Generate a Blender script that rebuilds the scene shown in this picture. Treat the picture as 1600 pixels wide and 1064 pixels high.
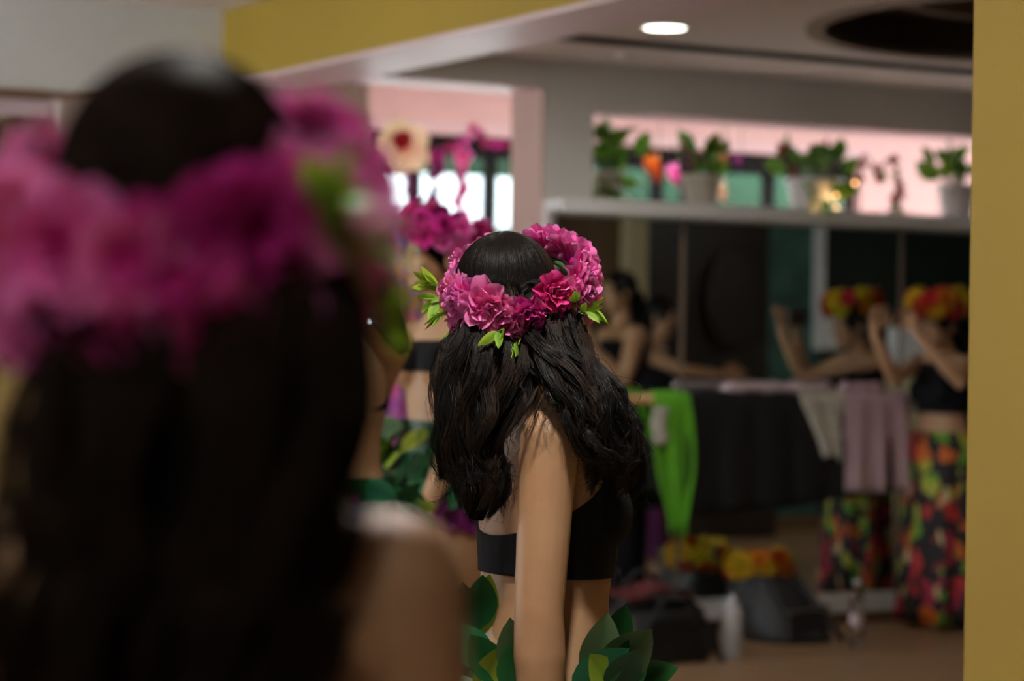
import bpy, bmesh, math, random
import numpy as np
from mathutils import Vector, Matrix

# ------------------------------------------------------------------ scene, camera, light
for o in list(bpy.data.objects):
    bpy.data.objects.remove(o)
SC = bpy.context.scene
COL = SC.collection
PI = math.pi
R = math.radians
ROLL = R(0.9)
CAM = Vector((0, 0, 1.38))
FPX = 85 / 36 * 1600

cd = bpy.data.cameras.new('camera')
cd.lens = 85
cd.sensor_width = 36
cd.clip_start = 0.05
cd.clip_end = 200
cd.dof.use_dof = True
cd.dof.focus_distance = 4.03
cd.dof.aperture_fstop = 3.0
cam = bpy.data.objects.new('camera', cd)
cam.location = CAM
cam.rotation_euler = (R(90), -ROLL, 0)
COL.objects.link(cam)
SC.camera = cam

wd = bpy.data.worlds.new('daylight')
SC.world = wd
wd.use_nodes = True
wd.node_tree.nodes['Background'].inputs[0].default_value = (0.86, 0.94, 1.0, 1)
wd.node_tree.nodes['Background'].inputs[1].default_value = 13.0

sun_d = bpy.data.lights.new('sun', 'SUN')
sun_d.energy = 75.0
sun_d.angle = R(2)
sun_d.color = (1.0, 0.95, 0.88)
sun = bpy.data.objects.new('sun', sun_d)
sun.rotation_euler = (R(42), 0, R(28.9 + 180 + 18))      # shines from outside into the hall behind the mirrors
COL.objects.link(sun)

SC.view_settings.view_transform = 'Standard'
SC.view_settings.look = 'None'
SC.view_settings.exposure = 0.18
SC.view_settings.gamma = 1.0
SC.view_settings.use_curve_mapping = False


rnd = random.Random(7)

# ------------------------------------------------------------------ frames
TH = math.atan2(0.483, 0.876)
MU = Vector((math.cos(TH), math.sin(TH), 0))       # along the mirror wall
MV = Vector((math.sin(TH), -math.cos(TH), 0))      # out of the mirror wall, into the room
ORI = Vector((1.73, 12.1, 0))
UP = Vector((0, 0, 1))


def W(u, v, z=0.0):
    return ORI + MU * u + MV * v + UP * z


def to_uv(p):
    d = Vector(p) - ORI
    return d.dot(MU), d.dot(MV)


def mirrored(p):                                    # reflect a point in the mirror plane
    u, v = to_uv(p)
    return W(u, -v, p[2])


CR = Vector((math.cos(ROLL), 0, math.sin(ROLL)))
CU = Vector((-math.sin(ROLL), 0, math.cos(ROLL)))


def at(px, py, d):
    return CAM + (CR * ((px - 800) / FPX) - CU * ((py - 532) / FPX) + Vector((0, 1, 0))) * d


def wall_uz(px, py, v):                             # where a sight line meets the plane v = const
    r = at(px, py, 1.0) - CAM
    t = (v - to_uv(CAM)[1]) / r.dot(MV)
    p = CAM + r * t
    return to_uv(p)[0], p.z


# ------------------------------------------------------------------ materials
def newmat(name):
    m = bpy.data.materials.new(name)
    m.use_nodes = True
    return m, m.node_tree, m.node_tree.nodes['Principled BSDF']


def mat(name, col, rough=0.6, var=0.12, scale=6.0, metal=0.0, bump=0.0, spec=0.5, coat=0.0, stretch=(1, 1, 1), sheen=0.0):
    m, nt, b = newmat(name)
    tc = nt.nodes.new('ShaderNodeTexCoord')
    mp = nt.nodes.new('ShaderNodeMapping')
    mp.inputs['Scale'].default_value = stretch
    nt.links.new(tc.outputs['Object'], mp.inputs[0])
    n = nt.nodes.new('ShaderNodeTexNoise')
    n.inputs['Scale'].default_value = scale
    n.inputs['Detail'].default_value = 4
    nt.links.new(mp.outputs[0], n.inputs['Vector'])
    r = nt.nodes.new('ShaderNodeValToRGB')
    r.color_ramp.elements[0].position = 0.3
    r.color_ramp.elements[1].position = 0.7
    r.color_ramp.elements[0].color = (*[c * (1 - var) for c in col], 1)
    r.color_ramp.elements[1].color = (*[min(1, c * (1 + var)) for c in col], 1)
    nt.links.new(n.outputs['Fac'], r.inputs[0])
    nt.links.new(r.outputs[0], b.inputs['Base Color'])
    b.inputs['Roughness'].default_value = rough
    b.inputs['Metallic'].default_value = metal
    b.inputs['Specular IOR Level'].default_value = spec
    b.inputs['Coat Weight'].default_value = coat
    b.inputs['Sheen Weight'].default_value = sheen
    if bump:
        bp = nt.nodes.new('ShaderNodeBump')
        bp.inputs['Strength'].default_value = bump
        bp.inputs['Distance'].default_value = 0.01
        nt.links.new(n.outputs['Fac'], bp.inputs['Height'])
        nt.links.new(bp.outputs[0], b.inputs['Normal'])
    return m


def attr_mat(name, c0, c1, c2, rough=0.5, hue=0.02, val=0.25, trans=0.25, spec=0.3):
    """petal / leaf: colour runs from base to tip, differs from piece to piece, lets light through"""
    m, nt, b = newmat(name)
    a = nt.nodes.new('ShaderNodeAttribute')
    a.attribute_name = 't'
    r = nt.nodes.new('ShaderNodeValToRGB')
    e = r.color_ramp.elements
    e[0].color = (*c0, 1)
    e[1].color = (*c2, 1)
    x = e.new(0.5)
    x.color = (*c1, 1)
    nt.links.new(a.outputs['Fac'], r.inputs[0])
    oi = nt.nodes.new('ShaderNodeObjectInfo')
    hs = nt.nodes.new('ShaderNodeHueSaturation')
    mr = nt.nodes.new('ShaderNodeMapRange')
    mr.inputs['To Min'].default_value = 0.5 - hue
    mr.inputs['To Max'].default_value = 0.5 + hue
    nt.links.new(oi.outputs['Random'], mr.inputs['Value'])
    mv = nt.nodes.new('ShaderNodeMapRange')
    mv.inputs['To Min'].default_value = 1 - val
    mv.inputs['To Max'].default_value = 1 + val * 0.6
    ml = nt.nodes.new('ShaderNodeMath')
    ml.operation = 'MULTIPLY'
    ml.inputs[1].default_value = 7.13
    fr = nt.nodes.new('ShaderNodeMath')
    fr.operation = 'FRACT'
    nt.links.new(oi.outputs['Random'], ml.inputs[0])
    nt.links.new(ml.outputs[0], fr.inputs[0])
    nt.links.new(fr.outputs[0], mv.inputs['Value'])
    nt.links.new(mr.outputs[0], hs.inputs['Hue'])
    nt.links.new(mv.outputs[0], hs.inputs['Value'])
    nt.links.new(r.outputs[0], hs.inputs['Color'])
    nt.links.new(hs.outputs[0], b.inputs['Base Color'])
    b.inputs['Roughness'].default_value = rough
    b.inputs['Specular IOR Level'].default_value = spec
    tr = nt.nodes.new('ShaderNodeBsdfTranslucent')
    nt.links.new(hs.outputs[0], tr.inputs[0])
    mx = nt.nodes.new('ShaderNodeMixShader')
    mx.inputs[0].default_value = trans
    nt.links.new(b.outputs[0], mx.inputs[1])
    nt.links.new(tr.outputs[0], mx.inputs[2])
    nt.links.new(mx.outputs[0], nt.nodes['Material Output'].inputs[0])
    return m


def emit(name, col, strength):
    m, nt, b = newmat(name)
    b.inputs['Base Color'].default_value = (*col, 1)
    b.inputs['Emission Color'].default_value = (*col, 1)
    b.inputs['Emission Strength'].default_value = strength
    return m


def glass(name, col=(1, 1, 1), rough=0.0):
    m, nt, b = newmat(name)
    b.inputs['Base Color'].default_value = (*col, 1)
    b.inputs['Transmission Weight'].default_value = 1
    b.inputs['Roughness'].default_value = rough
    b.inputs['IOR'].default_value = 1.4
    return m


def window_pane(name):
    m, nt, b = newmat(name)
    t = nt.nodes.new('ShaderNodeBsdfTransparent')
    t.inputs[0].default_value = (0.46, 0.48, 0.48, 1)  # grey tint added to dim the daylight through the hall glazing
    g = nt.nodes.new('ShaderNodeBsdfGlossy')
    g.inputs['Roughness'].default_value = 0.02
    mx = nt.nodes.new('ShaderNodeMixShader')
    mx.inputs[0].default_value = 0.06
    nt.links.new(t.outputs[0], mx.inputs[1])
    nt.links.new(g.outputs[0], mx.inputs[2])
    nt.links.new(mx.outputs[0], nt.nodes['Material Output'].inputs[0])
    return m


def skin_mat(name, col):
    m, nt, b = newmat(name)
    tc = nt.nodes.new('ShaderNodeTexCoord')
    n = nt.nodes.new('ShaderNodeTexNoise')
    n.inputs['Scale'].default_value = 9
    n.inputs['Detail'].default_value = 6
    nt.links.new(tc.outputs['Object'], n.inputs['Vector'])
    r = nt.nodes.new('ShaderNodeValToRGB')
    e = r.color_ramp.elements
    e[0].position, e[1].position = 0.3, 0.72
    e[0].color = (col[0] * 0.9, col[1] * 0.82, col[2] * 0.78, 1)
    e[1].color = (col[0] * 1.05, col[1] * 1.06, col[2] * 1.06, 1)
    nt.links.new(n.outputs['Fac'], r.inputs[0])
    nt.links.new(r.outputs[0], b.inputs['Base Color'])
    b.inputs['Roughness'].default_value = 0.5
    b.inputs['Specular IOR Level'].default_value = 0.35
    b.inputs['Subsurface Weight'].default_value = 0.12
    b.inputs['Subsurface Radius'].default_value = (0.012, 0.005, 0.003)
    n2 = nt.nodes.new('ShaderNodeTexNoise')
    n2.inputs['Scale'].default_value = 260
    nt.links.new(tc.outputs['Object'], n2.inputs['Vector'])
    bp = nt.nodes.new('ShaderNodeBump')
    bp.inputs['Strength'].default_value = 0.12
    bp.inputs['Distance'].default_value = 0.002
    nt.links.new(n2.outputs['Fac'], bp.inputs['Height'])
    nt.links.new(bp.outputs[0], b.inputs['Normal'])
    return m


def wood_floor(name):
    m, nt, b = newmat(name)
    tc = nt.nodes.new('ShaderNodeTexCoord')
    mp = nt.nodes.new('ShaderNodeMapping')
    nt.links.new(tc.outputs['Object'], mp.inputs[0])
    br = nt.nodes.new('ShaderNodeTexBrick')
    br.offset = 0.37
    br.inputs['Scale'].default_value = 1
    br.inputs['Brick Width'].default_value = 1.2
    br.inputs['Row Height'].default_value = 0.14
    br.inputs['Mortar Size'].default_value = 0.003
    br.inputs['Color1'].default_value = (0.42, 0.25, 0.13, 1)
    br.inputs['Color2'].default_value = (0.50, 0.31, 0.17, 1)
    br.inputs['Mortar'].default_value = (0.10, 0.055, 0.03, 1)
    nt.links.new(mp.outputs[0], br.inputs['Vector'])
    mp2 = nt.nodes.new('ShaderNodeMapping')
    mp2.inputs['Scale'].default_value = (2, 30, 2)
    nt.links.new(tc.outputs['Object'], mp2.inputs[0])
    n = nt.nodes.new('ShaderNodeTexNoise')
    n.inputs['Scale'].default_value = 1.5
    n.inputs['Detail'].default_value = 5
    nt.links.new(mp2.outputs[0], n.inputs['Vector'])
    mx = nt.nodes.new('ShaderNodeMix')
    mx.data_type = 'RGBA'
    mx.blend_type = 'MULTIPLY'
    mx.inputs[0].default_value = 0.5
    nt.links.new(br.outputs['Color'], mx.inputs[6])
    nt.links.new(n.outputs['Fac'], mx.inputs[7])
    nt.links.new(mx.outputs[2], b.inputs['Base Color'])
    b.inputs['Roughness'].default_value = 0.38
    return m


def tropical(name):
    """printed cloth: overlapping leaf blotches in red, orange, lime, pink on black"""
    m, nt, b = newmat(name)
    tc = nt.nodes.new('ShaderNodeTexCoord')
    nz = nt.nodes.new('ShaderNodeTexNoise')
    nz.inputs['Scale'].default_value = 7
    nt.links.new(tc.outputs['Object'], nz.inputs['Vector'])
    ad = nt.nodes.new('ShaderNodeMix')
    ad.data_type = 'VECTOR'
    ad.inputs[0].default_value = 0.16
    nt.links.new(tc.outputs['Object'], ad.inputs[4])
    nt.links.new(nz.outputs['Color'], ad.inputs[5])
    mp = nt.nodes.new('ShaderNodeMapping')
    mp.inputs['Scale'].default_value = (21, 21, 9)
    mp.inputs['Rotation'].default_value = (0.5, 0.35, 0)
    nt.links.new(ad.outputs[1], mp.inputs[0])
    v = nt.nodes.new('ShaderNodeTexVoronoi')
    v.inputs['Scale'].default_value = 1
    nt.links.new(mp.outputs[0], v.inputs['Vector'])
    sp = nt.nodes.new('ShaderNodeSeparateColor')
    nt.links.new(v.outputs['Color'], sp.inputs[0])
    cr = nt.nodes.new('ShaderNodeValToRGB')
    cr.color_ramp.interpolation = 'CONSTANT'
    cols = [(0.0, (0.46, 0.022, 0.015)), (0.25, (0.55, 0.12, 0.01)), (0.42, (0.010, 0.007, 0.008)), (0.52, (0.13, 0.32, 0.02)),
            (0.68, (0.34, 0.015, 0.05)), (0.80, (0.52, 0.36, 0.18)), (0.87, (0.36, 0.38, 0.04))]
    e = cr.color_ramp.elements
    e[0].color = (*cols[0][1], 1)
    e[1].position, e[1].color = cols[1][0], (*cols[1][1], 1)
    for p, c in cols[2:]:
        x = e.new(p)
        x.color = (*c, 1)
    nt.links.new(sp.outputs[0], cr.inputs[0])
    lt = nt.nodes.new('ShaderNodeMath')
    lt.operation = 'LESS_THAN'
    lt.inputs[1].default_value = 0.52
    nt.links.new(v.outputs['Distance'], lt.inputs[0])
    mx = nt.nodes.new('ShaderNodeMix')
    mx.data_type = 'RGBA'
    mx.inputs[6].default_value = (0.012, 0.008, 0.01, 1)
    nt.links.new(lt.outputs[0], mx.inputs[0])
    nt.links.new(cr.outputs[0], mx.inputs[7])
    nt.links.new(mx.outputs[2], b.inputs['Base Color'])
    b.inputs['Roughness'].default_value = 0.75
    return m


M = {}
M['wall'] = mat('white plaster', (0.66, 0.67, 0.64), 0.8, 0.03, 3)
M['mwall'] = mat('warm grey plaster', (0.60, 0.59, 0.55), 0.8, 0.03, 3)
M['ceil'] = mat('ceiling paint', (0.68, 0.61, 0.57), 0.75, 0.03, 2)
M['yellow'] = mat('mustard paint', (0.34, 0.225, 0.022), 0.7, 0.05, 1.5)
M['soffit'] = mat('rose paint with pink bounce', (0.70, 0.53, 0.55), 0.45, 0.03, 2)  # rose trim colour; pink light on the undersides is put into it too
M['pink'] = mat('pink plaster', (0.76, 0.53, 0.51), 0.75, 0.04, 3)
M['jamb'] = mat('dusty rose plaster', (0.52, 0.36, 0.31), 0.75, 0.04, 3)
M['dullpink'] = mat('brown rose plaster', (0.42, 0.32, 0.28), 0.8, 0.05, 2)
M['dark'] = mat('black paint', (0.012, 0.011, 0.011), 0.5, 0.1)
M['darkframe'] = mat('dark bronze frame', (0.007, 0.006, 0.006), 0.6, 0.1, spec=0.1)
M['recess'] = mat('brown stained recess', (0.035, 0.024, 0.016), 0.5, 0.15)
M['recess2'] = mat('grey brown ring', (0.20, 0.15, 0.11), 0.5, 0.1)
M['white'] = mat('white gloss board', (0.74, 0.75, 0.74), 0.4, 0.03)
M['floor'] = wood_floor('oak strip floor')
M['base'] = mat('stained skirting', (0.20, 0.11, 0.05), 0.45, 0.15, 3, stretch=(1, 8, 8))
M['teal'] = mat('teal paint', (0.006, 0.13, 0.065), 0.7, 0.06)
M['concrete'] = mat('pale concrete', (0.6, 0.59, 0.57), 0.9, 0.08)
M['brown'] = mat('brown panelling', (0.13, 0.075, 0.032), 0.5, 0.25, 2, stretch=(14, 14, 1))
M['darkwood'] = mat('dark walnut', (0.022, 0.013, 0.009), 0.4, 0.25, 3, stretch=(10, 10, 1))
M['cream'] = mat('cream paint', (0.55, 0.48, 0.27), 0.6, 0.06)
M['tealwall'] = mat('dark teal wallpaper', (0.045, 0.12, 0.095), 0.6, 0.5, 5)
M['greenblack'] = mat('green black panel', (0.016, 0.024, 0.02), 0.5, 0.2)
M['oakcab'] = mat('honey oak', (0.46, 0.32, 0.12), 0.45, 0.12, 3, stretch=(12, 12, 1))
M['barre'] = mat('varnished beech', (0.50, 0.30, 0.11), 0.3, 0.1, 3)
M['metal'] = mat('brushed steel', (0.5, 0.5, 0.5), 0.3, 0.05, metal=1)
M['skin'] = skin_mat('skin', (0.43, 0.255, 0.140))
M['skin2'] = skin_mat('skin light', (0.50, 0.31, 0.175))
M['hair'] = mat('black hair', (0.0055, 0.0042, 0.004), 0.40, 0.3, 30, spec=0.30)
M['hairb'] = mat('dark brown hair', (0.022, 0.012, 0.008), 0.48, 0.3, 30, spec=0.28)
M['hairf'] = mat('brown black hair', (0.020, 0.0125, 0.0095), 0.6, 0.4, 30, spec=0.08)
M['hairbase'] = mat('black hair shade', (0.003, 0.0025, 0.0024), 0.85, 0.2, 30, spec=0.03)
M['black'] = mat('black jersey', (0.005, 0.005, 0.007), 0.85, 0.2, 40, bump=0.1, spec=0.2)
M['blackcloth'] = mat('black cotton', (0.006, 0.006, 0.007), 0.85, 0.25, 20, bump=0.2)
M['plum'] = mat('plum cloth', (0.10, 0.01, 0.075), 0.8, 0.3, 12)
M['eyewhite'] = mat('eye white', (0.7, 0.68, 0.65), 0.2, 0.02)
M['iris'] = mat('dark iris', (0.02, 0.01, 0.006), 0.15, 0.1)
M['lips'] = mat('lips', (0.40, 0.10, 0.10), 0.4, 0.08)
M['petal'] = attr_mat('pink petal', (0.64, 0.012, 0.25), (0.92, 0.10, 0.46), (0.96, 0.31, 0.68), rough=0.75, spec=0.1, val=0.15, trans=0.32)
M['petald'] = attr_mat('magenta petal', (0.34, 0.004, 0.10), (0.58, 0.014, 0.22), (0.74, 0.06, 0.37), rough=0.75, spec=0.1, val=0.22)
M['petaly'] = attr_mat('yellow petal', (0.50, 0.22, 0.0), (0.66, 0.46, 0.01), (0.70, 0.52, 0.02), val=0.15)
M['petalr'] = attr_mat('red petal', (0.26, 0.004, 0.004), (0.46, 0.010, 0.008), (0.52, 0.018, 0.012), val=0.2)
M['petalo'] = attr_mat('orange petal', (0.45, 0.05, 0.005), (0.66, 0.14, 0.01), (0.66, 0.2, 0.015), val=0.2)
M['petalp'] = attr_mat('purple petal', (0.10, 0.003, 0.08), (0.26, 0.02, 0.20), (0.36, 0.05, 0.28), val=0.3)
M['petalc'] = attr_mat('cream petal', (0.75, 0.35, 0.2), (0.85, 0.66, 0.42), (0.85, 0.75, 0.5), val=0.1)
M['leaf'] = attr_mat('lime leaf', (0.10, 0.22, 0.03), (0.25, 0.42, 0.035), (0.36, 0.52, 0.03), val=0.3, hue=0.02, trans=0.3)
M['dleaf'] = attr_mat('green silk leaf', (0.010, 0.085, 0.03), (0.014, 0.13, 0.045), (0.03, 0.17, 0.05), val=0.5, hue=0.03, trans=0.1, rough=0.45)
M['gleaf'] = attr_mat('grey green leaf', (0.06, 0.12, 0.05), (0.10, 0.17, 0.075), (0.12, 0.19, 0.085), val=0.2, trans=0.1, rough=0.5)
M['yleaf'] = attr_mat('yellow green leaf', (0.10, 0.20, 0.02), (0.24, 0.34, 0.03), (0.30, 0.42, 0.04), val=0.25, trans=0.15)
M['pleaf'] = attr_mat('pot plant leaf', (0.05, 0.14, 0.015), (0.10, 0.22, 0.02), (0.17, 0.30, 0.03), val=0.35, trans=0.3)
M['vine'] = mat('green wire', (0.05, 0.11, 0.03), 0.6, 0.2)
M['redvine'] = mat('brown red stem', (0.16, 0.05, 0.035), 0.6, 0.2)
M['rug'] = mat('pink bounce carpet', (0.70, 0.26, 0.34), 0.9, 0.08, 20)
M['soil'] = mat('potting soil', (0.05, 0.03, 0.02), 0.9, 0.4, 30)
M['potw'] = mat('white plastic pot', (0.66, 0.64, 0.66), 0.4, 0.03)
M['potb'] = mat('beige clay pot', (0.42, 0.37, 0.30), 0.7, 0.06)
M['green'] = mat('lime green jersey', (0.13, 0.50, 0.015), 0.75, 0.12, 9, sheen=0.1)
M['pinkcloth'] = mat('pale pink knit', (0.58, 0.42, 0.47), 0.85, 0.06, 9, sheen=0.1)
M['lace'] = mat('off white lace', (0.55, 0.53, 0.45), 0.85, 0.2, 18)
M['roll'] = mat('pink white print cloth', (0.62, 0.50, 0.54), 0.85, 0.25, 14)
M['bag'] = mat('black nylon', (0.009, 0.009, 0.010), 0.55, 0.3, 14, bump=0.2)
M['bag2'] = mat('charcoal nylon', (0.016, 0.016, 0.018), 0.5, 0.3, 14, bump=0.2)
M['red'] = mat('red cloth', (0.095, 0.007, 0.009), 0.8, 0.4, 12)
M['bottle'] = mat('white plastic', (0.62, 0.63, 0.66), 0.35, 0.03)
M['clear'] = glass('clear plastic', (0.93, 0.95, 0.97), 0.03)
M['phone'] = mat('black phone', (0.012, 0.013, 0.018), 0.2, 0.1)
M['glasslens'] = mat('lens glass', (0.02, 0.02, 0.03), 0.05, 0.1)
M['lamp'] = emit('downlight diffuser', (1.0, 0.96, 0.84), 9.0)
M['bulbdim'] = emit('dim warm bulb', (1.0, 0.5, 0.18), 7.0)
M['bulb'] = emit('warm bulb', (1.0, 0.62, 0.25), 60.0)
M['mirror'], _nt, _b = newmat('mirror silver')
_b.inputs['Base Color'].default_value = (0.80, 0.83, 0.81, 1)
_b.inputs['Metallic'].default_value = 1
_b.inputs['Roughness'].default_value = 0.008
M['pane'] = window_pane('window pane')
M['trop'] = tropical('tropical print')


# ------------------------------------------------------------------ mesh building
class G:
    def __init__(self):
        self.v, self.f, self.t = [], [], []
        self.n = 0

    def add(self, verts, faces, t=None):
        verts = [tuple(x) for x in verts]
        self.v += verts
        self.f += [tuple(i + self.n for i in f) for f in faces]
        self.t += list(t) if t is not None else [0.0] * len(verts)
        self.n += len(verts)
        return self

    def box(self, c, ax, ay, az):
        c, ax, ay, az = map(Vector, (c, ax, ay, az))
        vs = [c + ax * sx + ay * sy + az * sz for sz in (-1, 1) for sy in (-1, 1) for sx in (-1, 1)]
        return self.add(vs, [(0, 2, 3, 1), (4, 5, 7, 6), (0, 1, 5, 4), (2, 6, 7, 3), (0, 4, 6, 2), (1, 3, 7, 5)])

    def uvbox(self, u0, u1, v0, v1, z0, z1):
        return self.box(W((u0 + u1) / 2, (v0 + v1) / 2, (z0 + z1) / 2), MU * ((u1 - u0) / 2), -MV * ((v1 - v0) / 2), UP * ((z1 - z0) / 2))

    def loft(self, rings, cap=True):
        """rings: lists of points, same count"""
        k = len(rings[0])
        vs, fs = [], []
        for r in rings:
            vs += list(r)
        for i in range(len(rings) - 1):
            for j in range(k):
                a, b = i * k + j, i * k + (j + 1) % k
                fs.append((a, b, b + k, a + k))
        if cap:
            fs.append(tuple(range(k - 1, -1, -1)))
            fs.append(tuple(range((len(rings) - 1) * k, len(rings) * k)))
        return self.add(vs, fs)

    def tube(self, pts, rad, seg=8, cap=True):
        pts = [Vector(p) for p in pts]
        if not hasattr(rad, '__len__'):
            rad = [rad] * len(pts)
        rings = []
        prev = None
        for i, p in enumerate(pts):
            d = (pts[min(i + 1, len(pts) - 1)] - pts[max(i - 1, 0)])
            d = d.normalized() if d.length > 1e-9 else Vector((0, 0, 1))
            if prev is None:
                ref = UP if abs(d.z) < 0.9 else Vector((1, 0, 0))
                x = d.cross(ref).normalized()
            else:
                x = (prev - d * prev.dot(d)).normalized()
            prev = x
            y = d.cross(x)
            rings.append([p + (x * math.cos(2 * PI * j / seg) + y * math.sin(2 * PI * j / seg)) * rad[i] for j in range(seg)])
        return self.loft(rings, cap)

    def limb(self, pts, rad, seg=14):
        """a capsule chain with round ends"""
        P, Rr = [Vector(p) for p in pts], list(rad)
        d0, d1 = (P[0] - P[1]).normalized(), (P[-1] - P[-2]).normalized()
        P2 = [P[0] + d0 * Rr[0] * 0.9, P[0] + d0 * Rr[0] * 0.6] + P + [P[-1] + d1 * Rr[-1] * 0.6, P[-1] + d1 * Rr[-1] * 0.9]
        R2 = [Rr[0] * 0.4, Rr[0] * 0.8] + Rr + [Rr[-1] * 0.8, Rr[-1] * 0.4]
        return self.tube(P2, R2, seg)

    def ell(self, c, ax, ay, az, nu=16, nv=10):
        c, ax, ay, az = map(Vector, (c, ax, ay, az))
        vs = [c - az]
        for i in range(1, nv):
            th = PI * i / nv
            for j in range(nu):
                ph = 2 * PI * j / nu
                vs.append(c - az * math.cos(th) + (ax * math.cos(ph) + ay * math.sin(ph)) * math.sin(th))
        vs.append(c + az)
        fs = [(0, 1 + (j + 1) % nu, 1 + j) for j in range(nu)]
        for i in range(nv - 2):
            for j in range(nu):
                a, b = 1 + i * nu + j, 1 + i * nu + (j + 1) % nu
                fs.append((a, b, b + nu, a + nu))
        L = len(vs) - 1
        o = 1 + (nv - 2) * nu
        fs += [(L, o + j, o + (j + 1) % nu) for j in range(nu)]
        return self.add(vs, fs)

    def lathe(self, c, prof, seg=24, axis=UP, ref=None, cap=True):
        c, axis = Vector(c), Vector(axis).normalized()
        x = (Vector(ref) if ref is not None else axis.orthogonal()).normalized()
        y = axis.cross(x)
        rings = [[c + axis * z + (x * math.cos(2 * PI * j / seg) + y * math.sin(2 * PI * j / seg)) * max(r, 1e-4) for j in range(seg)] for r, z in prof]
        return self.loft(rings, cap)

    def grid(self, pts, t=None):
        """pts[i][j]"""
        k = len(pts[0])
        vs = [p for r in pts for p in r]
        fs = [(i * k + j, i * k + j + 1, (i + 1) * k + j + 1, (i + 1) * k + j) for i in range(len(pts) - 1) for j in range(k - 1)]
        return self.add(vs, fs, [x for r in t for x in r] if t else None)

    def mesh(self, name, org=Vector((0, 0, 0)), smooth=True):
        me = bpy.data.meshes.new(name)
        o = Vector(org)
        a = np.array([tuple(p) for p in self.v], dtype=np.float64) - np.array(tuple(o))
        me.from_pydata(a.tolist(), [], self.f)
        if any(self.t):
            at_ = me.attributes.new('t', 'FLOAT', 'POINT')
            at_.data.foreach_set('value', np.array(self.t, dtype=np.float32))
        if smooth:
            me.polygons.foreach_set('use_smooth', [True] * len(me.polygons))
        me.update()
        return me


def origin_of(parent):
    return Vector(parent['_o']) if parent is not None and '_o' in parent else Vector((0, 0, 0))


def link(o, parent=None):
    COL.objects.link(o)
    if parent is not None:
        o.parent = parent
    return o


def obj(name, g, m, parent=None, smooth=True, org=None, bevel=0.0):
    """one mesh object; geometry is given in world space"""
    po = Vector(parent['_o']) if parent is not None else None
    oo = po if po is not None else (Vector(org) if org is not None else Vector((0, 0, 0)))
    me = g.mesh(name, oo, smooth)
    me.materials.append(M[m] if isinstance(m, str) else m)
    o = bpy.data.objects.new(name, me)
    link(o, parent)
    if parent is None:
        o.location = oo
    o['_o'] = tuple(oo)
    if bevel:
        b = o.modifiers.new('bevel', 'BEVEL')
        b.width = bevel
        b.segments = 2
        b.limit_method = 'ANGLE'
    return o


def tag(o, label, cat, group=None, kind=None):
    o['label'], o['category'] = label, cat
    if group:
        o['group'] = group
    if kind:
        o['kind'] = kind
    return o


def thing(name, loc, label, cat, group=None):
    o = bpy.data.objects.new(name, None)
    o.location = loc
    o['_o'] = tuple(loc)
    o.empty_display_size = 0.05
    COL.objects.link(o)
    return tag(o, label, cat, group)


def struct(name, g, m, smooth=False, bevel=0.0, label=None):
    o = obj(name, g, m, None, smooth, bevel=bevel)
    o['kind'] = 'structure'
    if label:
        o['label'] = label
    return o


def place(name, me, m, parent, loc, mx):
    """a copy of shared mesh data under parent; loc in world space, mx = 3x3 basis with scale"""
    key = (me.name, m)
    if key not in _shared:
        c = me.copy()
        c.materials.clear()
        c.materials.append(M[m])
        _shared[key] = c
    o = bpy.data.objects.new(name, _shared[key])
    COL.objects.link(o)
    if parent is not None:
        o.parent = parent
        loc = Vector(loc) - Vector(parent['_o'])
    mm = mx.to_4x4()
    mm.translation = loc
    o.matrix_local = mm
    o['_o'] = tuple(Vector(loc) + (Vector(parent['_o']) if parent is not None else Vector((0, 0, 0))))
    return o


_shared = {}


def basis(z, spin=0.0, s=1.0, ref=None):
    """3x3 with local z along the given direction"""
    z = Vector(z).normalized()
    r = Vector(ref) if ref is not None else (UP if abs(z.z) < 0.95 else Vector((1, 0, 0)))
    x = (r - z * r.dot(z)).normalized()
    y = z.cross(x)
    x2 = x * math.cos(spin) + y * math.sin(spin)
    y2 = z.cross(x2)
    if not hasattr(s, '__len__'):
        s = (s, s, s)
    return Matrix((x2 * s[0], y2 * s[1], z * s[2])).transposed()


# ------------------------------------------------------------------ room shell
HALL = -3.0
CZ, CL = 2.69, 2.92
g = G().uvbox(-9.2, 7.2, -3.2, 13.2, -0.1, 0.0)
fl = struct('floor', g, 'floor')
# floor grain runs with the room
fl.data.transform(Matrix.Rotation(-TH, 4, 'Z'))
fl.rotation_euler.z = TH

g = G()
g.uvbox(-1.82, 4.2, -0.3, 0, 0, 2.0)
g.uvbox(-1.82, -1.556, -0.3, 0, 2.0, 2.475)
g.uvbox(2.75, 4.2, -0.3, 0, 2.0, 2.475)
g.uvbox(-1.82, 4.2, -0.3, 0, 2.475, 3.05)
g.uvbox(-2.65, -1.82, -0.3, 0, 2.56, 3.05)
g.uvbox(4.2, 7.2, -0.3, 0, 0, 3.05)
struct('wall_mirror', g, 'mwall', label='pale plaster wall that carries the mirrors and the plant opening')
# rosy end face of that wall
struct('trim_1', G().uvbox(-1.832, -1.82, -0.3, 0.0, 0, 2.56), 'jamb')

# beam and its pale underside
struct('trim_2', G().uvbox(-3.04, -2.65, -0.96, 13.0, 2.575, 3.05), 'yellow', label='mustard yellow ceiling beam running over the dancers')
struct('trim_3', G().uvbox(-3.04, -2.65, -0.96, 13.0, 2.56, 2.575), 'soffit')
struct('trim_4', G().uvbox(-2.65, -1.82, -0.3, 0.0, 2.548, 2.56), 'soffit')
struct('trim_5', G().uvbox(-1.55, 2.75, -0.3, 0.0, 2.465, 2.475), 'soffit')

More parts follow.
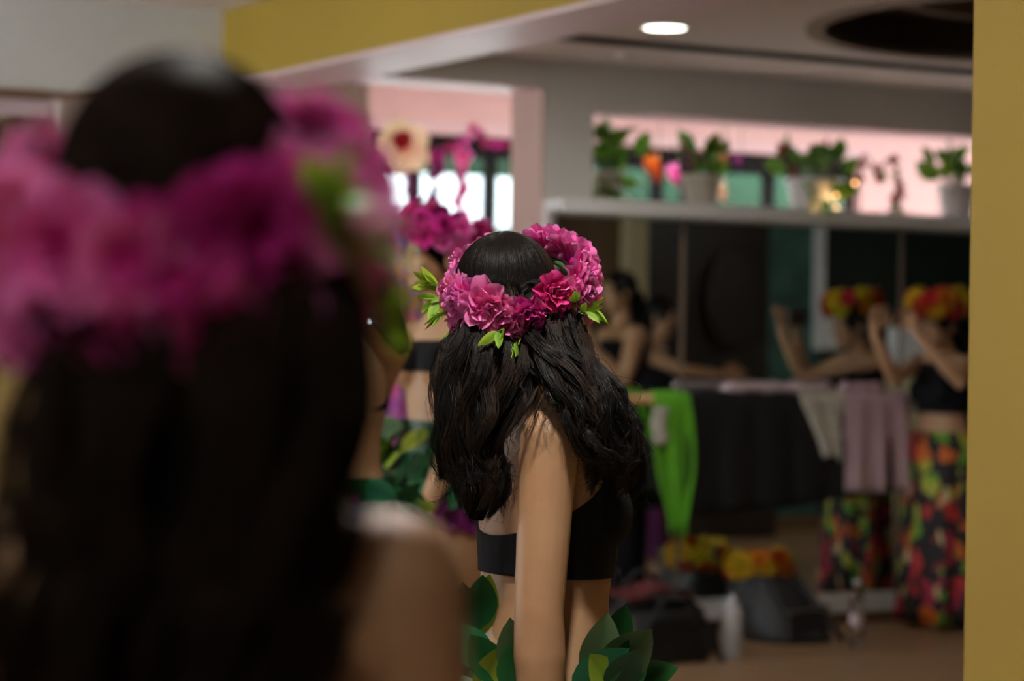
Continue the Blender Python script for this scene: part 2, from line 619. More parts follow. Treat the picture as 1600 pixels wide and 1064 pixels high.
# ceiling with slot and round recess
uc, vc, rc = -0.56, 2.30, 1.12
S0, S1 = 0.64, 0.84
g = G()
g.uvbox(-2.65, 7.2, 0.0, S0, CZ, CZ + 0.05)
g.uvbox(-2.65, -2.16, S0, S1, CZ, CZ + 0.05)
h = 1.25
g.uvbox(-2.65, uc - h, S1, vc + h, CZ, CZ + 0.05)
g.uvbox(uc + h, 7.2, S1, vc + h, CZ, CZ + 0.05)
g.uvbox(uc - h, uc + h, S1, vc - h, CZ, CZ + 0.05)
g.uvbox(-2.65, 7.2, vc + h, 13.0, CZ, CZ + 0.05)
inner, outer = [], []
N = 96
for i in range(N):
    a = 2 * PI * i / N
    c, s = math.cos(a), math.sin(a)
    k = h / max(abs(c), abs(s))
    inner.append(W(uc + rc * c, vc + rc * s, CZ))
    outer.append(W(uc + k * c, vc + k * s, CZ))
g.add(outer + inner, [(i, N + i, N + (i + 1) % N, (i + 1) % N) for i in range(N)])
struct('ceiling', g, 'ceil')
g = G()
for r0, r1, z0, z1 in ((1.0, 1.0, 0.0, 0.10),):
    pass
ring = lambda r, z: [W(uc + r * math.cos(2 * PI * i / N), vc + r * math.sin(2 * PI * i / N), CZ + z) for i in range(N)]
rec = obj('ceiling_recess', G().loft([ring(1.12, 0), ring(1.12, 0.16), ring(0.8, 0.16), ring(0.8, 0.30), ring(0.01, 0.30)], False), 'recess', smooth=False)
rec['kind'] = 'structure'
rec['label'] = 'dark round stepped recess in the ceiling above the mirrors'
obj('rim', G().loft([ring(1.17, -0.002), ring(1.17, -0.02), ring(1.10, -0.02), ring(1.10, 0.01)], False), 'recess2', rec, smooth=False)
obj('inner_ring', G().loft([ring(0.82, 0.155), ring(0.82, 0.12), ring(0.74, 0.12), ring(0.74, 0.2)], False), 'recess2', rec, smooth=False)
g = G().uvbox(-2.16, 7.2, S0, S1, CZ + 0.09, CZ + 0.1)  # black lining added; the slot's shade is put into its colour
g.uvbox(-2.16, 7.2, S0, S0 + 0.006, CZ - 0.002, CZ + 0.1).uvbox(-2.16, 7.2, S1 - 0.006, S1, CZ - 0.002, CZ + 0.1)
sl = struct('trim_6', g, 'dark', label='dark linear slot in the ceiling')
# small detector plate between slot and wall
uq, zq = wall_uz(1075, 98, 0.3)
struct('trim_7', G().lathe(W(-1.62, 0.36, CZ - 0.025), [(0.03, 0), (0.045, 0.01), (0.045, 0.025)], 20), 'ceil')

struct('ceiling_high', G().uvbox(-9.2, -3.04, -1.2, 13.2, CL, CL + 0.1), 'ceil', label='higher ceiling left of the beam')

# hall behind the mirror wall
g = G()
WU0, WU1, WZ = -1.6, 2.26, 2.60
g.uvbox(-4.0, WU0, HALL - 0.2, HALL, 0, 3.05)
g.uvbox(WU1, 7.2, HALL - 0.2, HALL, 0, 3.05)
g.uvbox(WU0, WU1, HALL - 0.2, HALL, WZ, 3.05)
struct('wall_hall', g, 'pink', label='pink wall of the hall behind the mirrors')
struct('ceiling_hall', G().uvbox(-4.0, 7.2, HALL - 0.2, -0.3, 3.0, 3.1), 'ceil')
struct('trim_8', G().uvbox(WU0 - 0.05, WU1 + 0.04, HALL, HALL + 0.03, WZ, WZ + 0.07), 'soffit')
# hall glazing
win = obj('window_1', G().uvbox(WU0, WU1, HALL - 0.14, HALL - 0.06, WZ - 0.13, WZ), 'darkframe', smooth=False)
win['kind'] = 'structure'
win['label'] = 'tall dark framed glazing of the pink hall'
us = [WU0, -0.95, -0.44, 0.15, 0.75, 0.98, 1.6, WU1]
for i, u in enumerate(us):
    obj('mullion', G().uvbox(u - 0.03, u + 0.03, HALL - 0.14, HALL - 0.06, 0.0, WZ - 0.13), 'darkframe', win, False)
for i in range(len(us) - 1):
    obj('pane', G().uvbox(us[i] + 0.03, us[i + 1] - 0.03, HALL - 0.105, HALL - 0.095, 0.06, WZ - 0.13), 'pane', win, False)
obj('rail', G().uvbox(WU0, WU1, HALL - 0.14, HALL - 0.06, 2.02, 2.06), 'darkframe', win, False)
obj('rail', G().uvbox(WU0, WU1, HALL - 0.14, HALL - 0.06, 0.0, 0.06), 'darkframe', win, False)

rug = obj('bounce_rug', G().uvbox(-1.9, 3.2, HALL + 0.15, -0.5, 0.0, 0.012), 'rug', smooth=False, org=W(0.6, -1.7, 0), bevel=.004)  # unseen; added so sunlight bounces pink onto the beam and ceiling
tag(rug, 'pink bounce carpet, unseen, added on the hall floor to reflect pink light', 'carpet')

# outside
struct('ground_outside', G().uvbox(-8, 9, -14, HALL - 0.2, -0.12, -0.02), 'concrete')
aw = obj('awning', G().add([W(-2.2, HALL - 0.5, 3.1), W(0.55, HALL - 0.5, 3.1), W(0.55, HALL - 1.3, 2.62), W(-2.2, HALL - 1.3, 2.62),
                            W(-2.2, HALL - 0.5, 3.06), W(0.55, HALL - 0.5, 3.06), W(0.55, HALL - 1.3, 2.58), W(-2.2, HALL - 1.3, 2.58)],
                           [(0, 1, 2, 3), (7, 6, 5, 4), (0, 4, 5, 1), (1, 5, 6, 2), (2, 6, 7, 3), (3, 7, 4, 0)]), 'teal', smooth=False, org=W(-0.8, HALL - 0.9, 2.8))
tag(aw, 'teal awning outside the hall window', 'awning')
obj('valance', G().uvbox(-2.2, 0.55, HALL - 1.32, HALL - 1.3, 2.46, 2.62), 'teal', aw, False)
for u in (-2.1, 0.45):
    obj('bracket', G().tube([W(u, HALL - 0.2, 2.75), W(u, HALL - 0.8, 2.76), W(u, HALL - 1.28, 2.6)], 0.02), 'darkframe', aw)
hd = obj('hoarding', G().uvbox(0.62, 3.2, HALL - 1.05, HALL - 1.0, -0.02, 3.3), 'teal', smooth=False, org=W(1.9, HALL - 1, 0))
tag(hd, 'teal hoarding outside the plant opening windows', 'hoarding')
for u in (0.7, 1.5, 2.3, 3.1):
    obj('post', G().uvbox(u - 0.04, u + 0.04, HALL - 1.13, HALL - 1.05, -0.02, 3.3), 'darkframe', hd, False)

# left: set-back wall and doors
g = G()
g.uvbox(-9.2, -3.04, -1.2, -0.96, 2.48, 3.05)
struct('wall_left', g, 'wall', label='white wall above the doors on the left')
g = G()
g.uvbox(-3.04, -2.27, -1.2, -0.96, 0, 3.05)
g.uvbox(-2.47, -2.27, HALL, -1.2, 0, 3.05)
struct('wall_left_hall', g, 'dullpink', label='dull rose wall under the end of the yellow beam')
g = G()
g.uvbox(-3.82, -3.04, -1.2, -0.97, 0, 2.48)
g.uvbox(-9.2, -3.82, -1.3, -1.15, 0, 2.48)
struct('wall_left_lower', g, 'dullpink')
struct('trim_9', G().uvbox(-9.2, -3.04, -0.985, -0.945, 2.455, 2.485), 'base')
struct('trim_10', G().uvbox(-9.2, -3.83, -1.15, -1.1, 2.37, 2.455), 'soffit')
d = obj('door_1', G().uvbox(-5.0, -4.04, -1.15, -1.1, 0, 2.33), 'dark', smooth=False)
d['kind'] = 'structure'
d['label'] = 'black door on the far left'
obj('door_frame', G().uvbox(-4.06, -3.98, -1.15, -1.06, 0, 2.37), 'brown', d, False)
obj('door_handle', G().tube([W(-4.12, -1.1, 1.0), W(-4.12, -1.04, 1.0), W(-4.24, -1.04, 1.0)], 0.01), 'metal', d)

# off-camera left wall with its big windows
g = G()
L0 = -8.6
wins = [(-0.9, 0.6), (0.8, 2.3)]
g.uvbox(L0 - 0.2, L0, -1.2, 13.2, 0, 0.7).uvbox(L0 - 0.2, L0, -1.2, 13.2, 2.5, 3.05)
e = [-1.2] + [x for w in wins for x in w] + [13.2]
for i in range(0, len(e), 2):
    g.uvbox(L0 - 0.2, L0, e[i], e[i + 1], 0.7, 2.5)
struct('wall_windows', g, 'wall')
for i, (a, b) in enumerate(wins):
    w = obj('window_%d' % (i + 2), G().uvbox(L0 - 0.12, L0 - 0.06, a, b, 0.7, 0.76), 'darkframe', smooth=False)
    w['kind'] = 'structure'
    obj('window_frame', G().uvbox(L0 - 0.12, L0 - 0.06, a, b, 2.44, 2.5), 'darkframe', w, False)
    for x in (a + 0.03, (a + b) / 2, b - 0.03):
        obj('mullion', G().uvbox(L0 - 0.12, L0 - 0.06, x - 0.03, x + 0.03, 0.76, 2.44), 'darkframe', w, False)
struct('wall_behind', G().uvbox(-9.2, 1.2, 13.0, 13.2, 0, 3.05), 'wall')
# right side, seen in the mirrors
struct('wall_side', G().uvbox(1.0, 1.2, 5.0, 13.0, 0, 3.05), 'brown')
struct('wall_right', G().uvbox(7.0, 7.2, 0, 5.2, 0, 3.05), 'greenblack')


def virt_u(px, V):
    """u of the point that a sight line at px meets V metres behind the mirror plane"""
    return wall_uz(px, 532, -V)[0]


OV = 5.0
cuts = [(1.0, virt_u(1003, OV), 'brown', 'wall_opposite'), (virt_u(1003, OV), virt_u(1062, OV), 'darkwood', 'wall_opposite_wood'),
        (virt_u(1062, OV), virt_u(1197, OV), 'darkwood', 'wall_opposite_dark'), (virt_u(1197, OV), virt_u(1278, OV), 'tealwall', 'wall_opposite_teal'),
        (virt_u(1278, OV), 7.2, 'greenblack', 'wall_opposite_end')]
for a, b, m, n in cuts:
    struct(n, G().uvbox(a, b, OV, OV + 0.2, 0, 3.05), m)
u0, u1 = virt_u(976, OV - 0.1), virt_u(1004, OV - 0.1)
struct('trim_11', G().uvbox(u0, u1, OV - 0.13, OV, 0, CZ), 'cream', label='cream post seen in the mirror')
u0 = virt_u(1278, OV - 0.05)
struct('trim_12', G().uvbox(u0 - 0.035, u0 + 0.035, OV - 0.06, OV, 1.55, CZ).uvbox(u0 - 0.035, u0 + 0.22, OV - 0.06, OV, 1.35, 1.62), 'white', label='pale frame seen in the mirror')

# yellow pillar close to the camera on the right
struct('trim_13', G().uvbox(-4.184, -3.6, 5.918, 6.5, 0, CL), 'yellow', bevel=0.004, label='mustard yellow pillar at the right edge')

# mirrors, ledge, shelf
mz0, mz1 = 0.145, 1.985
seams = [-1.771, -1.054, 0.257, 1.57, 2.88]
for i in range(4):
    mo = obj('mirror_panel', G().uvbox(seams[i] + 0.004, seams[i + 1] - 0.004, 0.0, 0.012, mz0, mz1), 'mirror', smooth=False, org=W((seams[i] + seams[i + 1]) / 2, 0, mz0))
    tag(mo, ['narrow wall mirror panel behind the sharply focused dancer', 'wall mirror panel above the black bags', 'wall mirror panel behind the phone-holding woman', 'wall mirror panel hidden right of the yellow pillar'][i], 'mirror', 'wall mirror panels')
    obj('edge_strip', G().uvbox(seams[i + 1] - 0.012, seams[i + 1] + 0.012, 0.0, 0.016, mz0, mz1), 'recess2', mo, False)
struct('trim_14', G().uvbox(-1.80, 3.0, 0, 0.06, 0.055, 0.145), 'white', bevel=0.004, label='white ledge under the mirrors')
struct('trim_15', G().uvbox(-1.82, -1.772, 0, 0.035, 0, 1.985), 'white', label='white edge strip left of the mirrors')
struct('baseboard_mirror', G().uvbox(-1.80, 4.2, 0, 0.03, 0, 0.055), 'base')
struct('baseboard_opposite', G().uvbox(1.0, 7.0, OV - 0.02, OV, 0, 0.1), 'base')
sh = obj('shelf', G().uvbox(-1.82, 2.76, -0.05, 0.16, 1.985, 2.035), 'white', smooth=False, org=W(0, 0, 2.0), bevel=0.004)
tag(sh, 'white plant shelf above the mirrors', 'shelf')
obj('lip', G().uvbox(-1.82, 2.76, 0.16, 0.175, 1.975, 2.04), 'white', sh, False)
SHZ = 2.035


# ------------------------------------------------------------------ ceiling downlights, some added for light alone
def downlight(u, v, z, watt, label):
    p = W(u, v, z)
    t = thing('downlight', p, label, 'light', 'round ceiling downlights')
    obj('trim_ring', G().lathe(p - UP * 0.012, [(0.088, 0.008), (0.088, 0.0), (0.105, 0.002), (0.105, 0.012)], 32, cap=False), 'white', t)
    obj('diffuser', G().lathe(p - UP * 0.008, [(0.001, 0), (0.086, 0), (0.086, 0.006)], 32), 'lamp', t)
    l = bpy.data.lights.new('downlight_lamp', 'AREA')
    l.shape = 'DISK'
    l.size = 0.17
    l.energy = watt
    l.color = (1.0, 0.95, 0.87)
    o = bpy.data.objects.new('downlight_lamp', l)
    link(o, t)
    o.location = (0, 0, -0.02)


downlight(-2.0, 1.31, CZ, 9, 'round recessed ceiling light left of the dark recess')
downlight(-5.9, 7.0, CL, 46, 'unseen ceiling key light added to brighten the focused dancer')  # out of frame; put in as key light for the focused dancer
downlight(-4.6, 4.2, CL, 8, 'round recessed ceiling light between the dancers and the mirrors')
downlight(-8.0, 9.6, CL, 12, 'unseen ceiling light added over the camera to light the foreground dancer')  # out of frame; added for light from behind the camera
downlight(-0.4, -1.5, 3.0, 26, 'unseen ceiling light added to brighten the pink hall near the doorway')  # out of view; added to lift the pink hall walls
downlight(1.7, -1.5, 3.0, 26, 'unseen ceiling light added to brighten the pink hall behind the plants')  # second added hall lamp, also out of view
downlight(3.2, 3.0, CZ, 9, 'unseen ceiling light added to brighten the mirrored right hand room')  # out of view; added to brighten what the mirrors show


# ------------------------------------------------------------------ plants and flowers
def petal(g, L, Wd, a0, a1, az, ph, ruf=0.12, nr=6, nc=7, z0=0.0):
    rows, ts = [], []
    r, z = 0.004, z0
    ca, sa = math.cos(az), math.sin(az)
    prof = []
    for i in range(nr):
        s = i / (nr - 1)
        al = a0 + (a1 - a0) * s
        if i:
            r += math.sin(al) * L / (nr - 1)
            z += math.cos(al) * L / (nr - 1)
        prof.append((s, r, z, al))
    for s, r, z, al in prof:
        row, tr = [], []
        for j in range(nc):
            w = -1 + 2 * j / (nc - 1)
            wid = Wd * (0.18 + 0.82 * math.sin(min(1.0, s * 1.15 + 0.0) * PI * 0.55)) * (1 - 0.10 * max(0, s - 0.75) / 0.25)
            x = w * wid
            back = L * (0.42 * (1 - math.sqrt(1 - .92 * w * w)) + .05 * math.exp(-w * w * 30)) * s ** 3
            dn = ruf * L * s * s * math.sin(w * 4.2 + ph) - 0.10 * L * w * w * s
            rr = r - back * math.sin(al) + dn * math.cos(al)
            zz = z - back * math.cos(al) - dn * math.sin(al)
            row.append((rr * ca - x * sa, rr * sa + x * ca, zz))
            tr.append(max(0.02, s))
        rows.append(row)
        ts.append(tr)
    g.grid(rows, ts)


def flower_mesh(seed, kind='ruffled'):
    q = random.Random(seed)
    g = G()
    if kind == 'ruffled':
        lay = [(8, 0.041, 0.0155, 1.0, 1.8, 0), (8, 0.040, 0.0150, 0.7, 1.45, 0.004), (7, 0.037, 0.0140, 0.4, 1.1, 0.006), (6, 0.032, 0.012, 0.15, 0.8, 0.008)]
    elif kind == 'open':
        lay = [(6, 0.048, 0.020, 1.0, 1.5, 0), (6, 0.042, 0.017, 0.7, 1.1, 0.003), (4, 0.028, 0.011, 0.3, 0.8, 0.005)]
    else:                                   # full round daisy / marigold
        lay = [(10, 0.045, 0.014, 1.0, 1.7, 0), (9, 0.040, 0.013, 0.7, 1.4, 0.004), (7, 0.032, 0.011, 0.35, 0.9, 0.006)]
    for n, L, Wd, a0, a1, z0 in lay:
        off = q.uniform(0, 6.28)
        for k in range(n):
            petal(g, L * q.uniform(0.85, 1.12), Wd * q.uniform(0.9, 1.15), a0 + q.uniform(-.12, .12), a1 + q.uniform(-.25, .25),
                  off + 2 * PI * k / n + q.uniform(-.15, .15), q.uniform(0, 6.28), q.uniform(0.05, 0.16), z0=z0)
    g.ell((0, 0, 0.004), (0.009, 0, 0), (0, 0.009, 0), (0, 0, 0.010), 8, 5)
    if kind != 'daisy':
        for k in range(6):
            a = k * 1.05
            g.tube([(0, 0, 0.006), (0.006 * math.cos(a), 0.006 * math.sin(a), 0.022), (0.011 * math.cos(a), 0.011 * math.sin(a), 0.033)], [0.0008, 0.0007, 0.001], 4)
    return g.mesh('flower_%s' % kind)


def leaf_mesh(wid=0.3, bend=0.25, fold=0.2, nr=8):
    """unit length leaf along +z, facing +x"""
    g = G()
    rows, ts = [], []
    for i in range(nr):
        s = i / (nr - 1)
        w = wid * math.sin(PI * min(1, s ** 0.85)) ** 0.8 if 0 < s < 1 else 0.004
        row, tr = [], []
        for j in range(5):
            k = -1 + j / 2
            row.append((bend * s * s + fold * abs(k) * w, k * w, s))
            tr.append(0.05 + 0.95 * min(1, abs(k) * 0.6 + s * 0.4))
        rows.append(row)
        ts.append(tr)
    g.grid(rows, ts)
    return g.mesh('leaf')


FL = [flower_mesh(i, 'ruffled') for i in range(4)] + [flower_mesh(9, 'open'), flower_mesh(12, 'open')]
FD = [flower_mesh(20 + i, 'daisy') for i in range(2)]
LF_S = [leaf_mesh(0.17, 0.15), leaf_mesh(0.2, 0.3)]
LF_B = [leaf_mesh(0.26, 0.12, 0.12), leaf_mesh(0.3, 0.22, 0.1), leaf_mesh(0.28, 0.05, 0.25)]
LF_P = [leaf_mesh(0.36, 0.35, 0.15), leaf_mesh(0.32, 0.2, 0.2)]


def crown(c, e1, e2, rad, label, flowers, leaves, seed, size=1.0, vine='vine', group='flower crowns'):
    """flowers: list of (angle deg, mesh, material, scale, outward, lift); e1/e2 span the ring plane"""
    q = random.Random(seed)
    c, e1, e2 = Vector(c), Vector(e1).normalized(), Vector(e2).normalized()
    n = e1.cross(e2).normalized()
    t = thing('flower_wreath', c, label, 'wreath', group)
    pts = [c + (e1 * math.cos(2 * PI * k / 40)) * rad[0] + e2 * math.sin(2 * PI * k / 40) * rad[1] for k in range(41)]
    obj('wire_ring', G().tube(pts, 0.006, 6), vine, t)
    for a, me, m, s, out, lift in flowers:
        a = R(a)
        d = (e1 * math.cos(a) * rad[0] + e2 * math.sin(a) * rad[1])
        dn = d.normalized()
        p = c + d + dn * 0.006 + n * (lift * 0.05)
        z = dn * (1 - abs(out)) + n * out + Vector((q.uniform(-.25, .25), q.uniform(-.25, .25), q.uniform(-.2, .2)))
        place('flower', me, m, t, p, basis(z, q.uniform(0, 6.28), s * size))
    for lf in leaves:
        a, k, s, m = lf[:4]
        lf_up = lf[4] if len(lf) > 4 else 0.0
        a = R(a)
        d = (e1 * math.cos(a) * rad[0] + e2 * math.sin(a) * rad[1])
        dn = d.normalized()
        tang = (-e1 * math.sin(a) + e2 * math.cos(a))
        p = c + d + n * (q.uniform(-.02, .01) + lf_up)
        stem = dn * 0.65 + n * q.uniform(-.55, .55) + tang * q.uniform(-.6, .6)
        stem.normalize()
        p0 = p + stem * 0.03
        obj('stem', G().tube([p, p0, p0 + stem * 0.035], 0.0014, 5), vine, t)
        for i in range(k):
            z = stem + Vector((q.uniform(-.75, .75), q.uniform(-.5, .5), q.uniform(-.75, .75)))
            place('leaf', q.choice(LF_S), m, t, p0 + stem * q.uniform(0, 0.035), basis(z, q.uniform(0, 6.28), s * q.uniform(0.8, 1.15)))
    return t


def auto_flowers(n, seed, mats, meshes, s=1.0, rows=2, a0=0, a1=360, cycle=False):
    q = random.Random(seed)
    out = []
    for r in range(rows):
        for k in range(n):
            a = a0 + (a1 - a0) * (k + 0.5 * r + q.uniform(-.25, .25)) / n
            lift = (-0.35 + 0.85 * r) if rows > 1 else 0.0
            out.append((a, q.choice(meshes), mats[(k + 2 * r) % len(mats)] if cycle else q.choice(mats), s * q.uniform(0.85, 1.15), (-0.15 + 0.5 * r) if rows > 1 else 0.1, lift + q.uniform(-.15, .15)))
    return out


# ------------------------------------------------------------------ people
def remeshed(g, voxel, smooth_it=4):
    me = g.mesh('tmp')
    o = bpy.data.objects.new('tmp', me)
    COL.objects.link(o)
    m = o.modifiers.new('r', 'REMESH')
    m.mode = 'VOXEL'
    m.voxel_size = voxel
    m.use_smooth_shade = True
    s = o.modifiers.new('s', 'SMOOTH')
    s.iterations = smooth_it
    s.factor = 0.5
    dg = bpy.context.evaluated_depsgraph_get()
    r = bpy.data.meshes.new_from_object(o.evaluated_get(dg))
    bpy.data.objects.remove(o)
    bpy.data.meshes.remove(me)
    return r


def mesh_to_g(me, g=None):
    g = g or G()
    co = np.empty(len(me.vertices) * 3)
    me.vertices.foreach_get('co', co)
    g.add(co.reshape(-1, 3).tolist(), [tuple(p.vertices) for p in me.polygons])
    return g


class Frame:
    def __init__(s, base, fwd):
        s.o = Vector(base)
        s.f = Vector((fwd[0], fwd[1], 0)).normalized()
        s.r = s.f.cross(UP)

    def __call__(s, x, y, z):
        return s.o + s.r * x + s.f * y + UP * z


def ell_ring(c, ax, ay, n=24, sq=0.0):
    out = []
    for j in range(n):
        a = 2 * PI * j / n
        out.append(Vector(c) + ax * math.cos(a) + ay * math.sin(a))
    return out


def torso_g(F, rings):
    g = G()
    g.loft([ell_ring(F(x, y, z), F.r * rx, F.f * ry, 28) for z, x, y, rx, ry in rings])
    return g


def std_rings(H, k=1.0):
    s = H / 1.65
    raw = [(0.74, .150, .105), (0.80, .165, .118), (0.87, .174, .122), (0.94, .158, .108), (1.02, .126, .090), (1.09, .122, .088),
           (1.17, .132, .098), (1.23, .138, .098), (1.29, .142, .088), (1.335, .128, .072), (1.365, .085, .058), (1.39, .055, .052)]
    return [(z * s, 0, 0, rx * s * k, ry * s * k) for z, rx, ry in raw]


class Head:
    def __init__(s, c, f, up=UP, sc=1.0):
        s.c = Vector(c)
        s.f = Vector(f).normalized()
        u = Vector(up)
        s.u = (u - s.f * u.dot(s.f)).normalized()
        s.r = s.f.cross(s.u)
        s.s = sc

    def __call__(s, x, y, z):
        return s.c + (s.r * x + s.f * y + s.u * z) * s.s

    def E(s, g, x, y, z, a, b, c, nu=18, nv=12):
        g.ell(s(x, y, z), s.r * a * s.s, s.f * b * s.s, s.u * c * s.s, nu, nv)


def head_g(g, h):
    h.E(g, 0, -.014, .036, .074, .092, .082)
    h.E(g, 0, .028, -.030, .060, .060, .076)
    h.E(g, 0, .050, -.075, .036, .034, .034)
    h.E(g, 0, .074, -.094, .019, .015, .016)
    h.E(g, 0, .074, .030, .045, .020, .026)
    for x in (-1, 1):
        h.E(g, .034 * x, .060, -.022, .026, .027, .026)
        h.E(g, .078 * x, -.006, -.010, .008, .020, .031)
        h.E(g, .010 * x, .092, -.026, .008, .010, .008)
        h.E(g, .031 * x, .081, .026, .018, .010, .006)
    h.E(g, 0, .093, .002, .008, .012, .028)
    h.E(g, 0, .102, -.020, .011, .013, .012)
    h.E(g, 0, .086, -.056, .021, .011, .011)


def face_parts(p, h):
    for x in (-1, 1):
        e = obj('eye', G().ell(h(.031 * x, .081, .008), h.r * .0135 * h.s, h.f * .010 * h.s, h.u * .0075 * h.s, 12, 8), 'eyewhite', p)
        obj('iris', G().ell(h(.031 * x, .089, .008), h.r * .006 * h.s, h.f * .003 * h.s, h.u * .006 * h.s, 10, 6), 'iris', e)
        obj('eyebrow', G().tube([h(.014 * x, .092, .028), h(.031 * x, .090, .033), h(.047 * x, .078, .028)], [.0035, .004, .002], 6), 'hairbase', p)
    obj('lips', G().ell(h(0, .0945, -.052), h.r * .020 * h.s, h.f * .006 * h.s, h.u * .0042 * h.s, 14, 6)
        .ell(h(0, .0945, -.061), h.r * .017 * h.s, h.f * .0065 * h.s, h.u * .005 * h.s, 14, 6), 'lips', p)


def hand_g(g, wrist, d, side, n, sc=1.0, curl=0.5, grip=None):
    """d = direction of the fingers, side = direction of the thumb, n = palm facing direction"""
    wrist, d = Vector(wrist), Vector(d).normalized()
    side = (Vector(side) - d * Vector(side).dot(d)).normalized()
    n = d.cross(side)
    n = n if n.dot(Vector(grip)) > 0 else -n if grip is not None else n
    s = sc
    g.limb([wrist, wrist + d * .03 * s], [.022 * s, .026 * s], 10)
    g.ell(wrist + d * .055 * s, d * .046 * s, side * .038 * s, n * .014 * s, 14, 10)
    for k, (off, L) in enumerate(((.029, .068), (.010, .076), (-.010, .070), (-.029, .055))):
        p = wrist + (d * .088 + side * off) * s
        pts = [p - d * .02 * s, p]
        a = 0
        for q in range(3):
            a += curl * (0.6 + 0.3 * q)
            v = d * math.cos(a) + n * math.sin(a) + side * off * 1.5
            pts.append(pts[-1] + v * (L * (0.45, 0.31, 0.24)[q]) * s)
        g.limb(pts, [.0095 * s, .0095 * s, .0088 * s, .008 * s, .007 * s], 8)
    p = wrist + (d * .03 + side * .028) * s
    g.limb([p - side * .012 * s, p + (side * .02 + d * .02 + n * .008) * s, p + (side * .030 + d * .048 + n * .02) * s, p + (side * .030 + d * .07 + n * .03) * s],
           [.012 * s, .0115 * s, .010 * s, .008 * s], 8)


def person(label, base, fwd, H, head, rings=None, arms=(), bust=0.055, voxel=0.006, skin='skin', legs=True, neck=None, lean=0.0, extra=None, knees=0.0, bust_z=None):
    """builds an Empty with a continuous body mesh; returns (empty, frame, torso mesh)"""
    F = Frame(base, fwd)
    t = thing('person', base, label, 'person')
    rings = rings or std_rings(H)
    s = H / 1.65
    tg = torso_g(F, rings)
    if bust:
        bz = bust_z if bust_z else 1.185 * s
        for x in (-1, 1):
            tg.ell(F(.066 * s * x, .078 * s, bz), F.r * .062 * s, F.f * bust * s, UP * .064 * s)
    if extra:
        extra(tg, F)
    tors = remeshed(tg, voxel)
    g = mesh_to_g(tors)
    ra = rings[-1]
    nb = F(ra[1], ra[2], ra[0])
    hp = head(0, -.018, -.04)
    g.limb([nb - UP * .05, nb, (nb + hp) / 2, hp], [.060 * s, .052 * s, .047 * s, .048 * s], 16)
    head_g(g, head)
    for a in arms:
        sh, el, wr = a['p']
        r = a.get('r', (.050, .043, .037, .036, .026))
        sh, el, wr = Vector(sh), Vector(el), Vector(wr)
        g.limb([sh, sh.lerp(el, .35), el, el.lerp(wr, .3), wr], [x * s for x in r], 16)
        g.limb([F(ra[1], ra[2], sh.z - .005) * .45 + sh * .55, sh], [.05 * s, r[0] * .98 * s], 14)
    if legs:
        for x in (-1, 1):
            g.limb([F(.085 * s * x, 0, .82 * s), F(.088 * s * x, .01, .66 * s), F(.080 * s * x, .015, .47 * s), F(.080 * s * x, -.012, .34 * s), F(.076 * s * x, -.015, .08 * s)],
                   [.092 * s, .080 * s, .055 * s, .054 * s, .034 * s], 18)
            g.limb([F(.078 * s * x, -.03, .035), F(.082 * s * x, .07, .032), F(.088 * s * x, .15, .02)], [.034, .032, .018], 12)
    me = remeshed(g, voxel)
    bpy_g = mesh_to_g(me)
    for a in arms:
        if 'hand' in a:
            hd_ = a['hand']
            hand_g(bpy_g, a['p'][2], hd_['d'], hd_['side'], None, s, hd_.get('curl', .35), hd_.get('grip'))
    obj('body', bpy_g, skin, t)
    face_parts(t, head)
    bpy.data.meshes.remove(me)
    return t, F, tors


def garment(name, p, tors, cuts, m, off=0.005, thick=0.004, parent=None):
    """cloth lifted off a torso mesh between planes (point, normal pointing to the kept side)"""
    bm = bmesh.new()
    bm.from_mesh(tors)
    for co, no in cuts:
        bmesh.ops.bisect_plane(bm, geom=bm.verts[:] + bm.edges[:] + bm.faces[:], plane_co=co, plane_no=no, clear_inner=True, clear_outer=False)
    bm.normal_update()
    for v in bm.verts:
        v.co += v.normal * off
    o_ = Vector(p['_o'])
    for v in bm.verts:
        v.co -= o_
    me = bpy.data.meshes.new(name)
    bm.to_mesh(me)
    bm.free()
    me.polygons.foreach_set('use_smooth', [True] * len(me.polygons))
    me.materials.append(M[m])
    o = bpy.data.objects.new(name, me)
    link(o, p)
    o['_o'] = tuple(o_)
    sd = o.modifiers.new('thickness', 'SOLIDIFY')
    sd.thickness = thick
    sd.offset = -1
    return o


def catmull(C, n):
    """C (m,k,3) control points -> (m,n,3)"""
    m, k, _ = C.shape
    P = np.concatenate([2 * C[:, :1] - C[:, 1:2], C, 2 * C[:, -1:] - C[:, -2:-1]], axis=1)
    x = np.linspace(0, k - 1 - 1e-6, n)
    i = x.astype(int)
    t = (x - i)[None, :, None]
    p0, p1, p2, p3 = P[:, i], P[:, i + 1], P[:, i + 2], P[:, i + 3]
    return 0.5 * (2 * p1 + (p2 - p0) * t + (2 * p0 - 5 * p1 + 4 * p2 - p3) * t * t + (3 * p1 - p0 - 3 * p2 + p3) * t ** 3)


